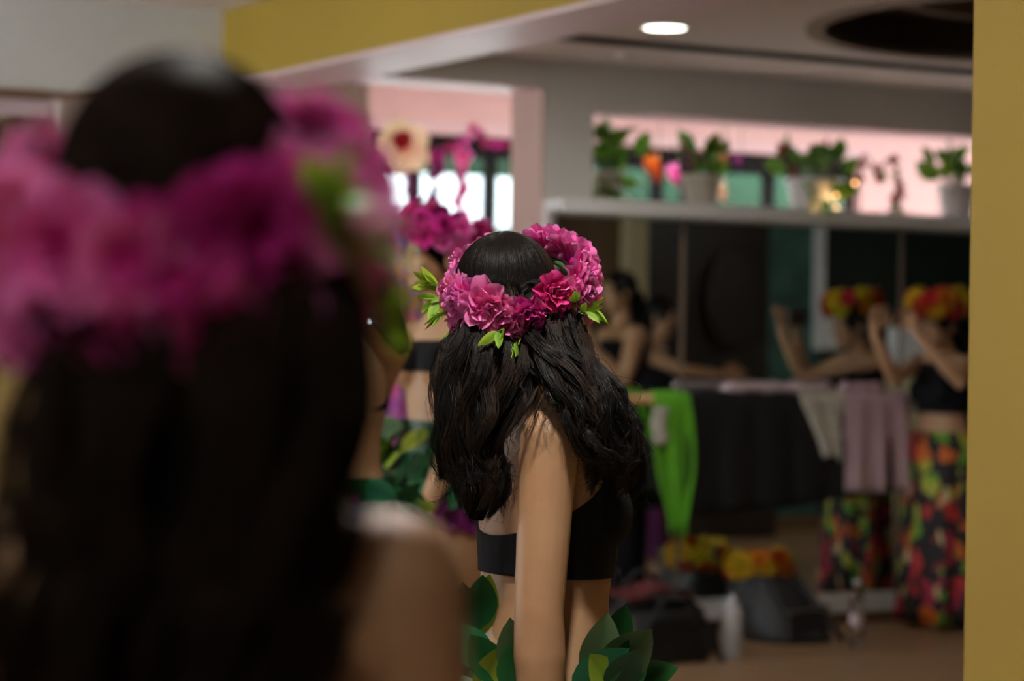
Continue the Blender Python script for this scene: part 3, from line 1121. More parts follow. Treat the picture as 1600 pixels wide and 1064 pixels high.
def strand_mesh(name, S, r, org, m):
    """S (n,k,3) strand points, three-sided tapering tubes"""
    n, k, _ = S.shape
    T = np.gradient(S, axis=1)
    T /= np.linalg.norm(T, axis=2, keepdims=True) + 1e-9
    ref = np.array([0.3, -0.9, 0.25])
    X = np.cross(T, ref)
    X /= np.linalg.norm(X, axis=2, keepdims=True) + 1e-9
    Y = np.cross(T, X)
    tp = np.linspace(0, 1, k)[None, :, None]
    rr = r[:, None, None] * (1 - 0.75 * tp ** 2)
    V = np.stack([S + rr * (X * math.cos(a) + Y * math.sin(a)) for a in (0, 2 * PI / 3, 4 * PI / 3)], axis=2).reshape(-1, 3) - np.array(tuple(org))
    idx = np.arange(n * k * 3).reshape(n, k, 3)
    F = []
    for j in range(3):
        a, b = idx[:, :-1, j], idx[:, :-1, (j + 1) % 3]
        c, d_ = idx[:, 1:, (j + 1) % 3], idx[:, 1:, j]
        F.append(np.stack([a, b, c, d_], axis=-1).reshape(-1, 4))
    F = np.concatenate(F)
    me = bpy.data.meshes.new(name)
    me.vertices.add(len(V))
    me.vertices.foreach_set('co', V.astype(np.float32).ravel())
    me.loops.add(F.size)
    me.loops.foreach_set('vertex_index', F.astype(np.int32).ravel())
    me.polygons.add(len(F))
    me.polygons.foreach_set('loop_start', np.arange(0, F.size, 4, dtype=np.int32))
    me.polygons.foreach_set('loop_total', np.full(len(F), 4, dtype=np.int32))
    me.polygons.foreach_set('use_smooth', np.ones(len(F), dtype=bool))
    me.update(calc_edges=True)
    me.validate()
    me.materials.append(M[m])
    return me


def hair(p, h, lobes, n, seed, m='hair', cap=(.083, .100, .094), capc=(0, -.020, .030), r=0.0006, npts=26, base=True, stray=0.03):
    """scalp cap + hanging lobes; lobes: dict(path=[(point, half width, half depth)], w=width dir, az=(deg0, deg1), wave, weight)
    azimuth 0 = back of the head, positive towards the right ear"""
    rs = np.random.RandomState(seed)
    hg = G()
    cc = h(*capc)
    ax, ay, az_ = h.r * cap[0] * h.s, h.f * cap[1] * h.s, h.u * cap[2] * h.s
    hg.ell(cc, ax * .985, ay * .985, az_ * .985, 32, 20)
    for L in lobes:
        w = Vector(L['w']).normalized()
        rings = []
        for i, (c, hw, hd_) in enumerate(L['path']):
            c = Vector(c)
            a = Vector(L['path'][max(0, i - 1)][0])
            b = Vector(L['path'][min(len(L['path']) - 1, i + 1)][0])
            d = (b - a).normalized()
            w2 = (w - d * w.dot(d)).normalized()
            y = d.cross(w2)
            kk = L.get('core', .84) * (1 - .35 * (i / (len(L['path']) - 1)) ** 2)
            rings.append([c + w2 * math.cos(2 * PI * j / 20) * hw * kk + y * math.sin(2 * PI * j / 20) * hd_ * kk * .92 for j in range(20)])
        if base and not L.get('nobase'):
            hg.loft(rings)
    hb = obj('hair', hg, 'hairbase', p)
    tot = sum(L.get('weight', 1) for L in lobes)
    A, B, Cc, D = np.array(cc), np.array(ax), np.array(ay), np.array(az_)
    for L in lobes:
        k = int(n * L.get('weight', 1) / tot)
        w = np.array(Vector(L['w']).normalized())
        u = rs.uniform(-1, 1, k)
        phi = np.radians(L['az'][0] + (L['az'][1] - L['az'][0]) * (u + 1) / 2 + rs.normal(0, 4, k))
        ctrl = []
        th0 = rs.uniform(0.02, 1.1, k)
        for q in np.linspace(0, 1, 5):
            th = th0 + (L.get('th', 1.75) - th0) * q
            bump = 1.0 + 0.012 * rs.uniform(0, 1, k)
            ctrl.append(A + (B * (np.sin(phi) * np.sin(th) * bump)[:, None] - Cc * (np.cos(phi) * np.sin(th) * bump)[:, None] + D * (np.cos(th) * bump)[:, None]))
        # position inside the lobe; strands gather into locks towards the tips
        aa = np.clip(u * .92 + rs.normal(0, .10, k), -1, 1)
        bb = np.sqrt(np.maximum(0, 1 - aa * aa)) * np.where(rs.uniform(0, 1, k) < .8, -1, 1) * rs.uniform(.7, 1.06, k)
        nc = L.get('clumps', 12)
        ca, cb_ = rs.uniform(-1, 1, nc), rs.uniform(-1, .6, nc)
        cid = np.argmin((aa[:, None] - ca[None]) ** 2 + .5 * (bb[:, None] - cb_[None]) ** 2, axis=1)
        ph, fr = rs.uniform(0, 6.28, nc)[cid], rs.uniform(1.5, 3.0, nc)[cid]
        ph2 = rs.uniform(0, 6.28, nc)[cid]
        am = L.get('wave', .012) * rs.uniform(.5, 1.4, nc)[cid]
        endl = rs.uniform(.86, 1.03, k) * rs.uniform(.86, 1.06, nc)[cid]
        np_ = len(L['path'])
        pc = np.array([tuple(Vector(x[0])) for x in L['path']])
        hw = np.array([x[1] for x in L['path']])
        hd_ = np.array([x[2] for x in L['path']])
        gat = L.get('gather', .55)
        for q in range(1, np_):
            tpos = np.minimum(q * endl, np_ - 1 + .06) if q > np_ - 3 else np.full(k, float(q))
            i0 = np.minimum(tpos.astype(int), np_ - 2)
            fx = (tpos - i0)[:, None]
            ctr = pc[i0] * (1 - fx) + pc[i0 + 1] * fx
            wq = hw[i0] * (1 - fx[:, 0]) + hw[i0 + 1] * fx[:, 0]
            dq = hd_[i0] * (1 - fx[:, 0]) + hd_[i0 + 1] * fx[:, 0]
            d = pc[min(q + 1, np_ - 1)] - pc[max(q - 1, 0)]
            d = d / np.linalg.norm(d)
            w2 = w - d * w.dot(d)
            w2 /= np.linalg.norm(w2)
            y = np.cross(d, w2)
            if y[1] < 0:
                y = -y
            gt = gat * (q / (np_ - 1)) ** .8
            a_, b_ = aa * (1 - gt) + ca[cid] * gt, bb * (1 - gt) + cb_[cid] * gt
            tt = q / (np_ - 1)
            wob = np.sin(fr * tt * 6.28 + ph) * am * (.35 + tt)
            wob2 = np.cos(fr * tt * 5.3 + ph2) * am * (.3 + .6 * tt)
            pos = ctr + w2 * (a_ * wq + wob)[:, None] + y * (b_ * dq + wob2)[:, None] + rs.normal(0, .0016, (k, 3))
            strayv = (rs.uniform(0, 1, k) < stray)[:, None] * rs.normal(0, .016 * tt, (k, 3))
            ctrl.append(pos + strayv)
        S = catmull(np.stack(ctrl, axis=1), npts)
        me = strand_mesh('strands', S, rs.uniform(.6, 1.3, k) * r, p['_o'], L.get('mat', m))
        o = bpy.data.objects.new('strands', me)
        link(o, hb)
        o['kind'] = 'stuff'
    return hb


def wisps(hb, p, paths, m, seed, n=14, spread=.006, r=.00045, npts=28):
    """loose locks: each path becomes a thin bundle of strands"""
    rs = np.random.RandomState(seed)
    out = []
    for pth in paths:
        C = np.array([tuple(x) for x in pth])[None]
        k = C.shape[1]
        t = np.linspace(.15, 1, k)[None, :, None]
        out.append(np.repeat(C, n, 0) + rs.normal(0, 1, (n, 1, 3)) * spread * t * .7 + rs.normal(0, 1, (n, k, 3)) * spread * .35 * t)
        S = catmull(out[-1], npts)
        me = strand_mesh('loose_lock', S, rs.uniform(.6, 1.2, n) * r, p['_o'], m)
        o = bpy.data.objects.new('loose_lock', me)
        link(o, hb)
        o['kind'] = 'stuff'


def leaf_skirt(p, F, z, rx, ry, n, seed, size=(.09, .14), cy=0.0, droop=0.5, mats=('dleaf', 'dleaf', 'dleaf', 'gleaf', 'yleaf'), extra=(), azs=(0, 360), rows=2):
    q = random.Random(seed)
    pts = [F(rx * math.cos(2 * PI * k / 40), cy + ry * math.sin(2 * PI * k / 40), z) for k in range(40)]
    b = obj('leaf_skirt', G().loft([[x + UP * h_ for x in pts] for h_ in (-.02, .02)], False).loft([[x + (x - F(0, cy, z)).normalized() * -.006 + UP * h_ for x in pts] for h_ in (.02, -.02)], False), 'dleaf', p)
    for rw in range(rows):
        for k in range(n):
            a = R(azs[0] + (azs[1] - azs[0]) * (k + q.uniform(-.3, .3) + .5 * rw) / n)
            out = (F.r * math.cos(a) * rx + F.f * math.sin(a) * ry)
            on = out.normalized()
            tang = UP.cross(on)
            pos = F(0, cy, z) + out + on * (.006 + .012 * rw)
            up = q.uniform(-1.0, .55) if rw == 0 else q.uniform(-1.1, .2)
            zdir = on * q.uniform(.25, .7) + UP * (up - droop * .3) + tang * q.uniform(-.9, .9)
            place('leaf', q.choice(LF_B), q.choice(mats), b, pos, basis(zdir, q.uniform(-.6, .6), q.uniform(*size), ref=on))
    for pos, zdir, s, m, face in extra:
        place('leaf', LF_B[int(s * 1000) % 3], m, b, pos, basis(zdir, 0, s, ref=face))
    return b


def hang_arm(F, s, side, fwd=0.0, zs=1.315, out=.165, L=(.285, .24), bend=.05):
    sh = F(side * out * s, -.01 + fwd, zs * s)
    el = sh + F.r * (side * .035 * s) - UP * (L[0] * s) - F.f * .02
    wr = el - UP * (L[1] * s) + F.f * bend + F.r * (side * .01)
    return {'p': (sh, el, wr), 'hand': {'d': -UP + F.f * .15, 'side': F.f, 'curl': .25, 'grip': -F.r * side}}


# ================================================================== the dancer in focus
D2 = 4.10
A2 = R(20)
base2 = Vector((0.056, 4.13, 0))
f2 = (math.cos(A2), math.sin(A2))
F2 = Frame(base2, f2)
hd2 = Head((at(800, 470, 4.12)), (.50, .86, .06), (-.05, -.06, 1), .95)
rings2 = [(.66, 0, 0, .155, .110), (.72, 0, 0, .166, .118), (.80, 0, 0, .166, .118), (.87, 0, .002, .148, .113), (.94, 0, .006, .126, .108), (1.00, 0, .010, .126, .112),
          (1.06, 0, .010, .134, .116), (1.12, 0, 0, .140, .106), (1.17, 0, -.008, .142, .098), (1.215, 0, -.022, .132, .082), (1.25, 0, -.035, .098, .064), (1.28, 0, -.045, .058, .052)]
sh2 = at(858, 682, 3.985)
el2 = at(842, 958, 3.94)
wr2 = at(846, 1190, 3.93)
shl = F2(-.142, -.03, 1.215)
arm_r = {'p': (sh2, el2, wr2), 'r': (.053, .0500, .0440, .0465, .030), 'hand': {'d': -UP, 'side': F2.f, 'curl': .25, 'grip': Vector((0, 1, 0))}}
arm_l = {'p': (shl, shl + Vector((.03, .04, -.29)), shl + Vector((.10, .03, -.50))), 'hand': {'d': -UP + F2.f * .2, 'side': F2.f, 'curl': .25, 'grip': F2.r}}
p2, F2, tors2 = person('sharply focused dancer in black bandeau and leaf skirt, long dark hair, seen from behind',
                       base2, f2, 1.54, hd2, rings2, (arm_r, arm_l), bust=.066, voxel=.0055, skin='skin', bust_z=1.088)
obj_b = garment('bandeau_top', p2, tors2, [(F2(0, 0, .985), Vector((0, 0, 1)) + F2.f * .03), (F2(.10, -.09, 1.052), Vector((0, 0, -1)) + F2.f * .55 + F2.r * -.1)], 'black', .005, .006)
PX = 1 / 921.0
lob_l = [(at(778, 425, 4.11), 30 * PX, .030), (at(772, 470, 4.065), 54 * PX, .050), (at(774, 525, 4.03), 64 * PX, .052), (at(763, 565, 4.005), 76 * PX, .050), (at(750, 605, 3.99), 78 * PX, .048), (at(740, 650, 3.98), 64 * PX, .044),
         (at(736, 695, 3.98), 56 * PX, .038), (at(740, 740, 3.985), 48 * PX, .030), (at(748, 778, 3.99), 40 * PX, .020), (at(744, 812, 3.995), 20 * PX, .010)]
lob_r = [(at(830, 425, 4.11), 28 * PX, .030), (at(850, 470, 4.06), 48 * PX, .050), (at(858, 525, 4.02), 52 * PX, .048), (at(878, 565, 3.975), 52 * PX, .040), (at(904, 600, 3.945), 46 * PX, .032), (at(930, 640, 3.93), 40 * PX, .028), (at(948, 676, 3.925), 40 * PX, .028),
         (at(960, 708, 3.935), 40 * PX, .028), (at(962, 738, 3.95), 34 * PX, .022), (at(954, 768, 3.965), 20 * PX, .012)]
hb2 = hair(p2, hd2, [dict(path=lob_l, w=(1, 0, 0), az=(-95, 12), wave=.015, weight=1.3, clumps=26),
                     dict(path=lob_r, w=(1, 0, .3), az=(-12, 95), wave=.017, weight=1.1, clumps=22),
                     dict(path=lob_l, w=(1, 0, 0), az=(-180, -80), wave=.014, weight=.3, nobase=True, clumps=12, mat='hairb'),
                     dict(path=lob_r, w=(1, 0, .3), az=(80, 180), wave=.016, weight=.35, nobase=True, clumps=12, mat='hairb')],
            7000, 3, 'hair', cap=(.087, .100, .094), r=.00062, npts=40, stray=.05)
wp = []
for pts in ([(690, 540, 4.0), (676, 585, 3.99), (672, 620, 3.985), (684, 655, 3.985), (700, 690, 3.985)],
            [(695, 530, 4.0), (686, 570, 3.99), (680, 605, 3.985), (688, 640, 3.985), (696, 670, 3.985)],
            [(700, 770, 3.985), (692, 778, 3.985), (684, 783, 3.985), (672, 786, 3.985)],
            [(812, 600, 3.95), (820, 622, 3.925), (806, 655, 3.92), (792, 678, 3.925), (780, 698, 3.93)],
            [(840, 605, 3.94), (828, 630, 3.922), (814, 650, 3.92), (800, 668, 3.92), (797, 684, 3.92), (804, 700, 3.92)],
            [(880, 625, 3.92), (888, 665, 3.915), (898, 700, 3.915), (912, 720, 3.915), (932, 730, 3.92), (945, 728, 3.925)],
            [(890, 628, 3.92), (900, 670, 3.915), (915, 705, 3.915), (930, 722, 3.92), (950, 735, 3.925)],
            [(905, 640, 3.92), (918, 690, 3.915), (925, 715, 3.915), (940, 738, 3.92)],
            [(850, 612, 3.93), (838, 640, 3.915), (832, 660, 3.915), (822, 676, 3.92)],
            [(960, 700, 3.93), (985, 715, 3.93), (998, 722, 3.93), (1004, 712, 3.93)],
            [(940, 650, 3.93), (970, 680, 3.93), (992, 705, 3.93), (985, 735, 3.935), (962, 750, 3.94)],
            [(925, 560, 3.96), (938, 600, 3.94), (950, 640, 3.93), (965, 665, 3.93)]):
    wp.append([at(*x) for x in pts])
wisps(hb2, p2, wp, 'hairb', 5)
q = random.Random(11)
fly = []
for k in range(70):
    x0, y0 = q.uniform(805, 890), q.uniform(615, 650)
    fly.append([at(x0, y0, 3.925), at(x0 + q.uniform(-16, 10), y0 + q.uniform(15, 28), 3.917), at(x0 + q.uniform(-34, 14), y0 + q.uniform(30, 60), 3.915)])
for k in range(60):
    x0, y0 = q.uniform(930, 980), q.uniform(640, 740)
    fly.append([at(x0, y0, 3.93), at(x0 + q.uniform(0, 22), y0 + q.uniform(-8, 20), 3.925), at(x0 + q.uniform(8, 40), y0 + q.uniform(-25, 40), 3.93)])
for k in range(40):
    x0, y0 = q.uniform(690, 705), q.uniform(530, 760)
    fly.append([at(x0, y0, 3.985), at(x0 + q.uniform(-16, 2), y0 + q.uniform(10, 30), 3.985), at(x0 + q.uniform(-26, 6), y0 + q.uniform(30, 70), 3.985)])
S = catmull(np.array([[tuple(x) for x in f] for f in fly]), 14)
me = strand_mesh('stray_hairs', S, np.full(len(S), .00025), p2['_o'], 'hairb')
o = link(bpy.data.objects.new('stray_hairs', me), hb2)
o['kind'] = 'stuff'

X2 = []
for px, py, d_, zx, zy, s_, m_ in ((722, 1010, 4.04, -.05, 1.0, .115, 'dleaf'), (738, 1000, 4.06, .22, 1, .12, 'yleaf'), (748, 985, 4.05, .0, 1, .10, 'dleaf'), (770, 1045, 4.0, -.75, .75, .11, 'dleaf'),
                                   (782, 1066, 3.98, -.5, .7, .10, 'dleaf'), (802, 1060, 3.965, -.1, 1, .105, 'gleaf'), (792, 1080, 3.955, .1, 1, .09, 'dleaf'),
                                   (925, 1070, 3.95, .18, 1, .125, 'gleaf'), (940, 1072, 3.95, .75, 1, .13, 'gleaf'), (950, 1035, 3.97, .25, 1, .105, 'dleaf'), (893, 1080, 3.93, .9, .75, .12, 'dleaf'),
                                   (960, 1085, 3.95, .35, .9, .12, 'dleaf'), (988, 1085, 3.97, -.15, .9, .10, 'dleaf'), (955, 1090, 3.93, .2, .5, .1, 'dleaf'), (975, 1092, 3.93, -.6, .7, .1, 'yleaf'), (748, 1085, 3.98, .3, .8, .09, 'yleaf')):
    X2.append((at(px, py, d_), Vector((zx, -.12, zy)), s_, m_, Vector((.25, -1, .15))))
leaf_skirt(p2, F2, .800, .172, .124, 16, 4, (.09, .13), 0, .9, extra=X2, rows=2)

q = random.Random(21)
fl2 = []
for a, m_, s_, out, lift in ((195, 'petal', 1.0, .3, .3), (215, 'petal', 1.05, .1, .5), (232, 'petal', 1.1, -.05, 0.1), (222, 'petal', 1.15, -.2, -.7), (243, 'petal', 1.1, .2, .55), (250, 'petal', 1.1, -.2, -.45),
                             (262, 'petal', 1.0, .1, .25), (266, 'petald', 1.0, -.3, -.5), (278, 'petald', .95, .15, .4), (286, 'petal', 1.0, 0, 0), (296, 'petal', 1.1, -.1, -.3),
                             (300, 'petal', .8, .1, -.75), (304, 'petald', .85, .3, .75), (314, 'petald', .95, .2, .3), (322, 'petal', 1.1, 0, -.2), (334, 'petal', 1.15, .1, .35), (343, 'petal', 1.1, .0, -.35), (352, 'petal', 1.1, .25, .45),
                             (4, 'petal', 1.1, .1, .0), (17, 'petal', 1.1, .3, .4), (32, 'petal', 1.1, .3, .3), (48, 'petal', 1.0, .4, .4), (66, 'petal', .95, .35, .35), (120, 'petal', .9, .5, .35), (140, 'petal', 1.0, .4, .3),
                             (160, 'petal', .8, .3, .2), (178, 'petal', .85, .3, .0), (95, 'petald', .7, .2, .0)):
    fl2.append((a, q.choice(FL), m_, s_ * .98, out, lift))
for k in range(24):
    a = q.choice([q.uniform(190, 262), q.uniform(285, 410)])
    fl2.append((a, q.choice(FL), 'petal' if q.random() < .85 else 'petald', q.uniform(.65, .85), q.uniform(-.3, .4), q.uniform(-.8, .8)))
lv2 = [(176, 8, .042, 'leaf', .02), (184, 7, .042, 'leaf', .0), (196, 5, .038, 'leaf', -.015), (205, 4, .03, 'leaf'), (272, 5, .036, 'leaf'), (280, 5, .034, 'leaf'), (308, 6, .034, 'leaf'), (296, 4, .03, 'leaf'), (335, 5, .034, 'leaf'), (318, 3, .032, 'leaf'), (95, 5, .03, 'leaf'), (150, 3, .03, 'leaf'), (20, 3, .028, 'leaf'), (245, 3, .03, 'leaf')]
crown(at(810, 450, 4.085), (.992, 0, .12), (0, .84, .54), (.094, .101), 'bright pink flower crown on the sharply focused dancer', fl2, lv2, 31, 1.0)

# ================================================================== the blurred dancer in the foreground
D1 = 1.58
base1 = Vector((-.205, 1.60, 0))
hd1 = Head(at(292, 374, 1.60), (.06, 1, .02), UP, .98)
rings1 = [(.66, 0, 0, .155, .110), (.76, 0, 0, .170, .120), (.85, 0, 0, .160, .110), (.94, 0, 0, .126, .092), (1.02, 0, 0, .128, .094), (1.11, 0, 0, .136, .098), (1.17, 0, 0, .140, .092), (1.215, 0, 0, .138, .080), (1.25, 0, 0, .118, .068), (1.285, 0, 0, .082, .057), (1.31, 0, 0, .054, .05)]
F1 = Frame(base1, (.06, 1, 0))


def arm1(sd):
    sh = F1(sd * .132, -.005, 1.222)
    el = F1(sd * .165, -.02, .89)
    return {'p': (sh, el, F1(sd * .17, .03, .66)), 'r': (.050, .044, .038, .037, .027), 'hand': {'d': -UP + F1.f * .15, 'side': F1.f, 'curl': .25, 'grip': -F1.r * sd}}


p1, F1, tors1 = person('blurred dark haired dancer with bare shoulders filling the left foreground, seen from behind', base1, (.06, 1, 0), 1.56, hd1, rings1, (arm1(1), arm1(-1)), bust=.055, voxel=.007, skin='skin', bust_z=1.10)
garment('bandeau_top', p1, tors1, [(F1(0, 0, .98), Vector((0, 0, 1))), (F1(0, 0, 1.07), Vector((0, 0, -1)) + F1.f * .25)], 'black')
P1 = 1 / 2390.0
lob1 = [(at(292, 360, 1.58), 120 * P1, .05), (at(318, 480, 1.53), 235 * P1, .066), (at(310, 620, 1.515), 255 * P1, .056), (at(285, 760, 1.505), 272 * P1, .050), (at(262, 900, 1.50), 268 * P1, .046), (at(245, 1040, 1.50), 252 * P1, .04), (at(235, 1180, 1.51), 190 * P1, .02)]
hair(p1, hd1, [dict(path=lob1, w=(1, 0, 0), az=(-110, 110), wave=.016, weight=1, clumps=30, mat='hairf')], 3600, 8, 'hairf', r=.0009, npts=34)
leaf_skirt(p1, F1, .84, .165, .118, 12, 14, (.09, .13))
q = random.Random(41)
fl1 = []
for k in range(17):
    a = 360 * k / 17 + q.uniform(-6, 6)
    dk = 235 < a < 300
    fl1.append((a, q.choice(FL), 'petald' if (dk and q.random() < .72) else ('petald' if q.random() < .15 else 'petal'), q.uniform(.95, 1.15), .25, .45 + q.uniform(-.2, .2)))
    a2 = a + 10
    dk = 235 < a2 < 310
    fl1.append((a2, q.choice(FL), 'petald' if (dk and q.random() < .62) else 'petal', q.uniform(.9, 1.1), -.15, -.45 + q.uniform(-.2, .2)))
fl1.append((38, FL[1], 'petal', .85, .5, 1.0))
fl1.append((46, FL[2], 'petald', .8, .5, .5))
lv1 = [(322, 9, .05, 'leaf', .05), (318, 6, .045, 'leaf', .07), (345, 5, .04, 'leaf', .02), (203, 7, .045, 'leaf', -.02), (210, 6, .04, 'leaf', -.01), (172, 7, .05, 'leaf', .075), (60, 4, .04, 'leaf'), (225, 4, .035, 'leaf', -.02), (350, 3, .028, 'leaf', -.03), (85, 4, .04, 'leaf')]
crown(at(294, 374, 1.585), (1, 0, .05), (0, .95, .30), (.093, .103), 'large blurred magenta and pink flower crown in the left foreground', fl1, lv1, 43, 1.0)

# ================================================================== dancer behind, facing left
base3 = Vector(((695 - 800) / FPX * 7.2, 7.2, 0))
f3 = Vector((-.72, -.69, 0))
F3 = Frame(base3, f3)
hd3 = Head(at(683, 404, 7.16), (-.88, -.46, .12), UP, 1.0)
rings3 = [(z, x, y, a * .96, b) for z, x, y, a, b in std_rings(1.74)]
s3 = 1.74 / 1.65
sh3 = F3(-.15, -.01, 1.385)
a3l = {'p': (sh3, at(712, 690, 7.02), at(668, 792, 6.92)), 'hand': {'d': Vector((-.5, -.2, -.85)), 'side': F3.f, 'curl': .3, 'grip': Vector((-.2, 1, 0))}}
sh3r = F3(.15, -.01, 1.385)
a3r = {'p': (sh3r, sh3r + Vector((.05, .10, -.29)), sh3r + Vector((.16, .13, -.5))), 'hand': {'d': -UP, 'side': F3.f, 'curl': .3, 'grip': F3.f}}
p3, F3, tors3 = person('dancer with a pink crown facing left behind the focused dancer', base3, f3, 1.74, hd3, rings3, (a3l, a3r), bust=.058, voxel=.007, skin='skin2', bust_z=1.30)
garment('bandeau_top', p3, tors3, [(F3(0, 0, 1.285), Vector((0, 0, 1))), (F3(0, 0, 1.375), Vector((0, 0, -1)))], 'black')
lob3 = [(at(716, 385, 7.26), .075, .07), (at(728, 450, 7.28), .08, .05), (at(735, 530, 7.28), .085, .04), (at(740, 620, 7.28), .08, .035), (at(740, 700, 7.28), .04, .02)]
hair(p3, hd3, [dict(path=lob3, w=(1, 0, 0), az=(-120, 120), wave=.01, weight=1)], 700, 9, 'hair', r=.0016, npts=18)
obj('skirt', G().loft([ell_ring(F3(0, 0, z), F3.r * a, F3.f * b, 36) for z, a, b in ((.98, .180, .132), (.92, .190, .140), (.84, .200, .150))], False), 'plum', p3)
obj('underskirt', G().loft([ell_ring(F3(0, 0, z), F3.r * a, F3.f * b, 36) for z, a, b in ((1.14, .142, .106), (1.06, .165, .121), (.98, .180, .132))], False), 'bag', p3)
for zz, aa_, bb_, sd_ in ((1.12, .150, .112, 15), (1.05, .170, .126, 25), (.98, .184, .137, 35)):
    leaf_skirt(p3, F3, zz, aa_, bb_, 15, sd_, (.09, .14), rows=2)
q = random.Random(53)
for k in range(16):
    a = 2 * PI * k / 16
    place('skirt_flower', FL[k % 4], 'petalp', p3, F3(.20 * math.cos(a), .15 * math.sin(a), .85 + q.uniform(-.03, .02)), basis(F3.r * math.cos(a) + F3.f * math.sin(a), k, 1.1))
crown(at(694, 360, 7.18), (.95, .0, -.28), (.0, .98, .16), (.104, .110), 'magenta flower crown on the dancer facing left',
      auto_flowers(13, 3, ['petald', 'petald', 'petal'], FL, .85), [(200, 4, .04, 'leaf'), (300, 4, .04, 'leaf'), (30, 4, .04, 'leaf')], 55)

# ================================================================== dancer with bare back beside the foreground hair
base4 = Vector(((523 - 800) / FPX * 6.3, 6.3, 0))
F4 = Frame(base4, (-.25, 1, 0))
hd4 = Head(at(520, 405, 6.3), (-.3, 1, 0), (.12, 0, 1), 1.0)


def arm4(sd):
    s = 1.68 / 1.65
    sh = F4(sd * .156, -.01, 1.375)
    el = F4(sd * .16, .22, 1.24)
    return {'p': (sh, el, F4(sd * .06, .40, 1.34)), 'hand': {'d': F4.f + UP * .3, 'side': UP, 'curl': .3, 'grip': -F4.r * sd}}


p4, F4, tors4 = person('bare backed dancer half hidden behind the foreground dancer', base4, (-.25, 1, 0), 1.68, hd4, None, (arm4(1), arm4(-1)), voxel=.007, skin='skin2')
garment('bandeau_top', p4, tors4, [(F4(0, 0, 1.195), Vector((0, 0, 1))), (F4(0, 0, 1.228), Vector((0, 0, -1)) + F4.f * .4)], 'black')
lob4 = [(at(530, 385, 6.22), .09, .06), (at(572, 430, 6.16), .07, .05), (at(596, 478, 6.14), .05, .035), (at(615, 515, 6.14), .032, .03), (at(630, 552, 6.14), .022, .02)]
lob4b = [(at(515, 400, 6.2), .09, .06), (at(500, 470, 6.17), .085, .04), (at(490, 560, 6.16), .08, .035), (at(485, 640, 6.16), .04, .02)]
hair(p4, hd4, [dict(path=lob4, w=(1, 0, .5), az=(0, 120), wave=.006, weight=1), dict(path=lob4b, w=(1, 0, 0), az=(-120, 0), wave=.008, weight=1)], 800, 19, 'hair', r=.0016, npts=18)
leaf_skirt(p4, F4, 1.0, .165, .12, 12, 16, (.09, .14), rows=2)
leaf_skirt(p4, F4, .93, .178, .128, 12, 17, (.09, .14), rows=2)
obj('skirt', G().loft([ell_ring(F4(0, 0, z), F4.r * a, F4.f * b, 36) for z, a, b in ((1.0, .155, .11), (.9, .185, .13), (.78, .2, .15))], False), 'plum', p4)
crown(at(520, 392, 6.3), (1, 0, .1), (0, .9, .42), (.11, .115), 'pink flower crown hidden behind the large foreground crown', auto_flowers(9, 5, ['petal', 'petald'], FL, 1.0), [(100, 3, .04, 'leaf')], 57)

# ================================================================== woman with phone by the mirrors
D5 = 11.92
base5 = at(1468, 985, D5)
base5.z = 0
f5 = Vector((-.80, -.60, 0))
F5 = Frame(base5, f5)
H5 = 1.62
hd5 = Head(at(1467, 512, D5 - .03), (-.76, -.64, -.02), (-.04, 0, 1), 1.0)
s5 = H5 / 1.65
shr5, shl5 = F5(.155, .01, 1.30), F5(-.155, .01, 1.30)
wr_a, wr_b = at(1366, 522, 11.66), at(1432, 520, 11.64)
a5r = {'p': (shr5, at(1396, 592, 11.72), wr_a), 'r': (.048, .042, .036, .036, .026), 'hand': {'d': UP + Vector((.1, -.1, 0)), 'side': Vector((.9, .3, 0)), 'curl': .55, 'grip': Vector((.5, -.3, 0))}}
a5l = {'p': (shl5, at(1500, 598, 11.60), wr_b), 'r': (.048, .042, .036, .036, .026), 'hand': {'d': UP + Vector((-.5, -.1, 0)), 'side': Vector((-.9, .3, .3)), 'curl': .55, 'grip': Vector((-.5, -.3, 0))}}
p5, F5, tors5 = person('woman in black top and tropical print skirt holding up a phone beside the mirrors', base5, f5, H5, hd5, std_rings(H5, 1.12), (a5r, a5l), bust=.062, voxel=.008, skin='skin', legs=True)
garment('black_top', p5, tors5, [(F5(0, 0, 1.055), Vector((0, 0, 1))), (F5(0, 0, 1.30), Vector((0, 0, -1)))], 'black', .01)
rk = []
for z, a, b, am in ((.955, .165, .118, .0), (.90, .185, .135, .004), (.80, .20, .15, .008), (.6, .205, .16, .012), (.35, .212, .17, .016), (.12, .22, .18, .02), (.03, .225, .185, .022)):
    rk.append([F5(a * math.cos(2 * PI * j / 72) * (1 + am * 4 * math.sin(9 * 2 * PI * j / 72)), b * math.sin(2 * PI * j / 72) * (1 + am * 4 * math.sin(9 * 2 * PI * j / 72)), z) for j in range(72)])
sk = obj('long_skirt', G().loft(rk, False), 'trop', p5)
sk['label'] = 'long tropical leaf print skirt'
sk.modifiers.new('thickness', 'SOLIDIFY').thickness = .004
obj('waistband', G().loft([ell_ring(F5(0, 0, z), F5.r * .168, F5.f * .12, 36) for z in (.945, .965)], False), 'trop', p5)
lob5 = [(F5(0, -.10, 1.50), .08, .06), (F5(-.03, -.12, 1.38), .085, .045), (F5(-.05, -.13, 1.25), .08, .04), (F5(-.05, -.13, 1.1), .05, .02)]
hair(p5, hd5, [dict(path=lob5, w=F5.r, az=(-130, 130), wave=.008, weight=1)], 500, 29, 'hair', r=.002, npts=16)
crown(at(1464, 473, D5 - .03), (.9, -.42, .0), (.38, .9, .12), (.118, .122), 'red, orange and yellow flower crown worn by the woman with the phone',
      auto_flowers(9, 13, ['petaly', 'petalr', 'petaly', 'petalr', 'petalo'], FD, 1.2, cycle=True), [(200, 3, .04, 'leaf'), (320, 3, .04, 'leaf')], 59)
pc = at(1396, 497, 11.70)
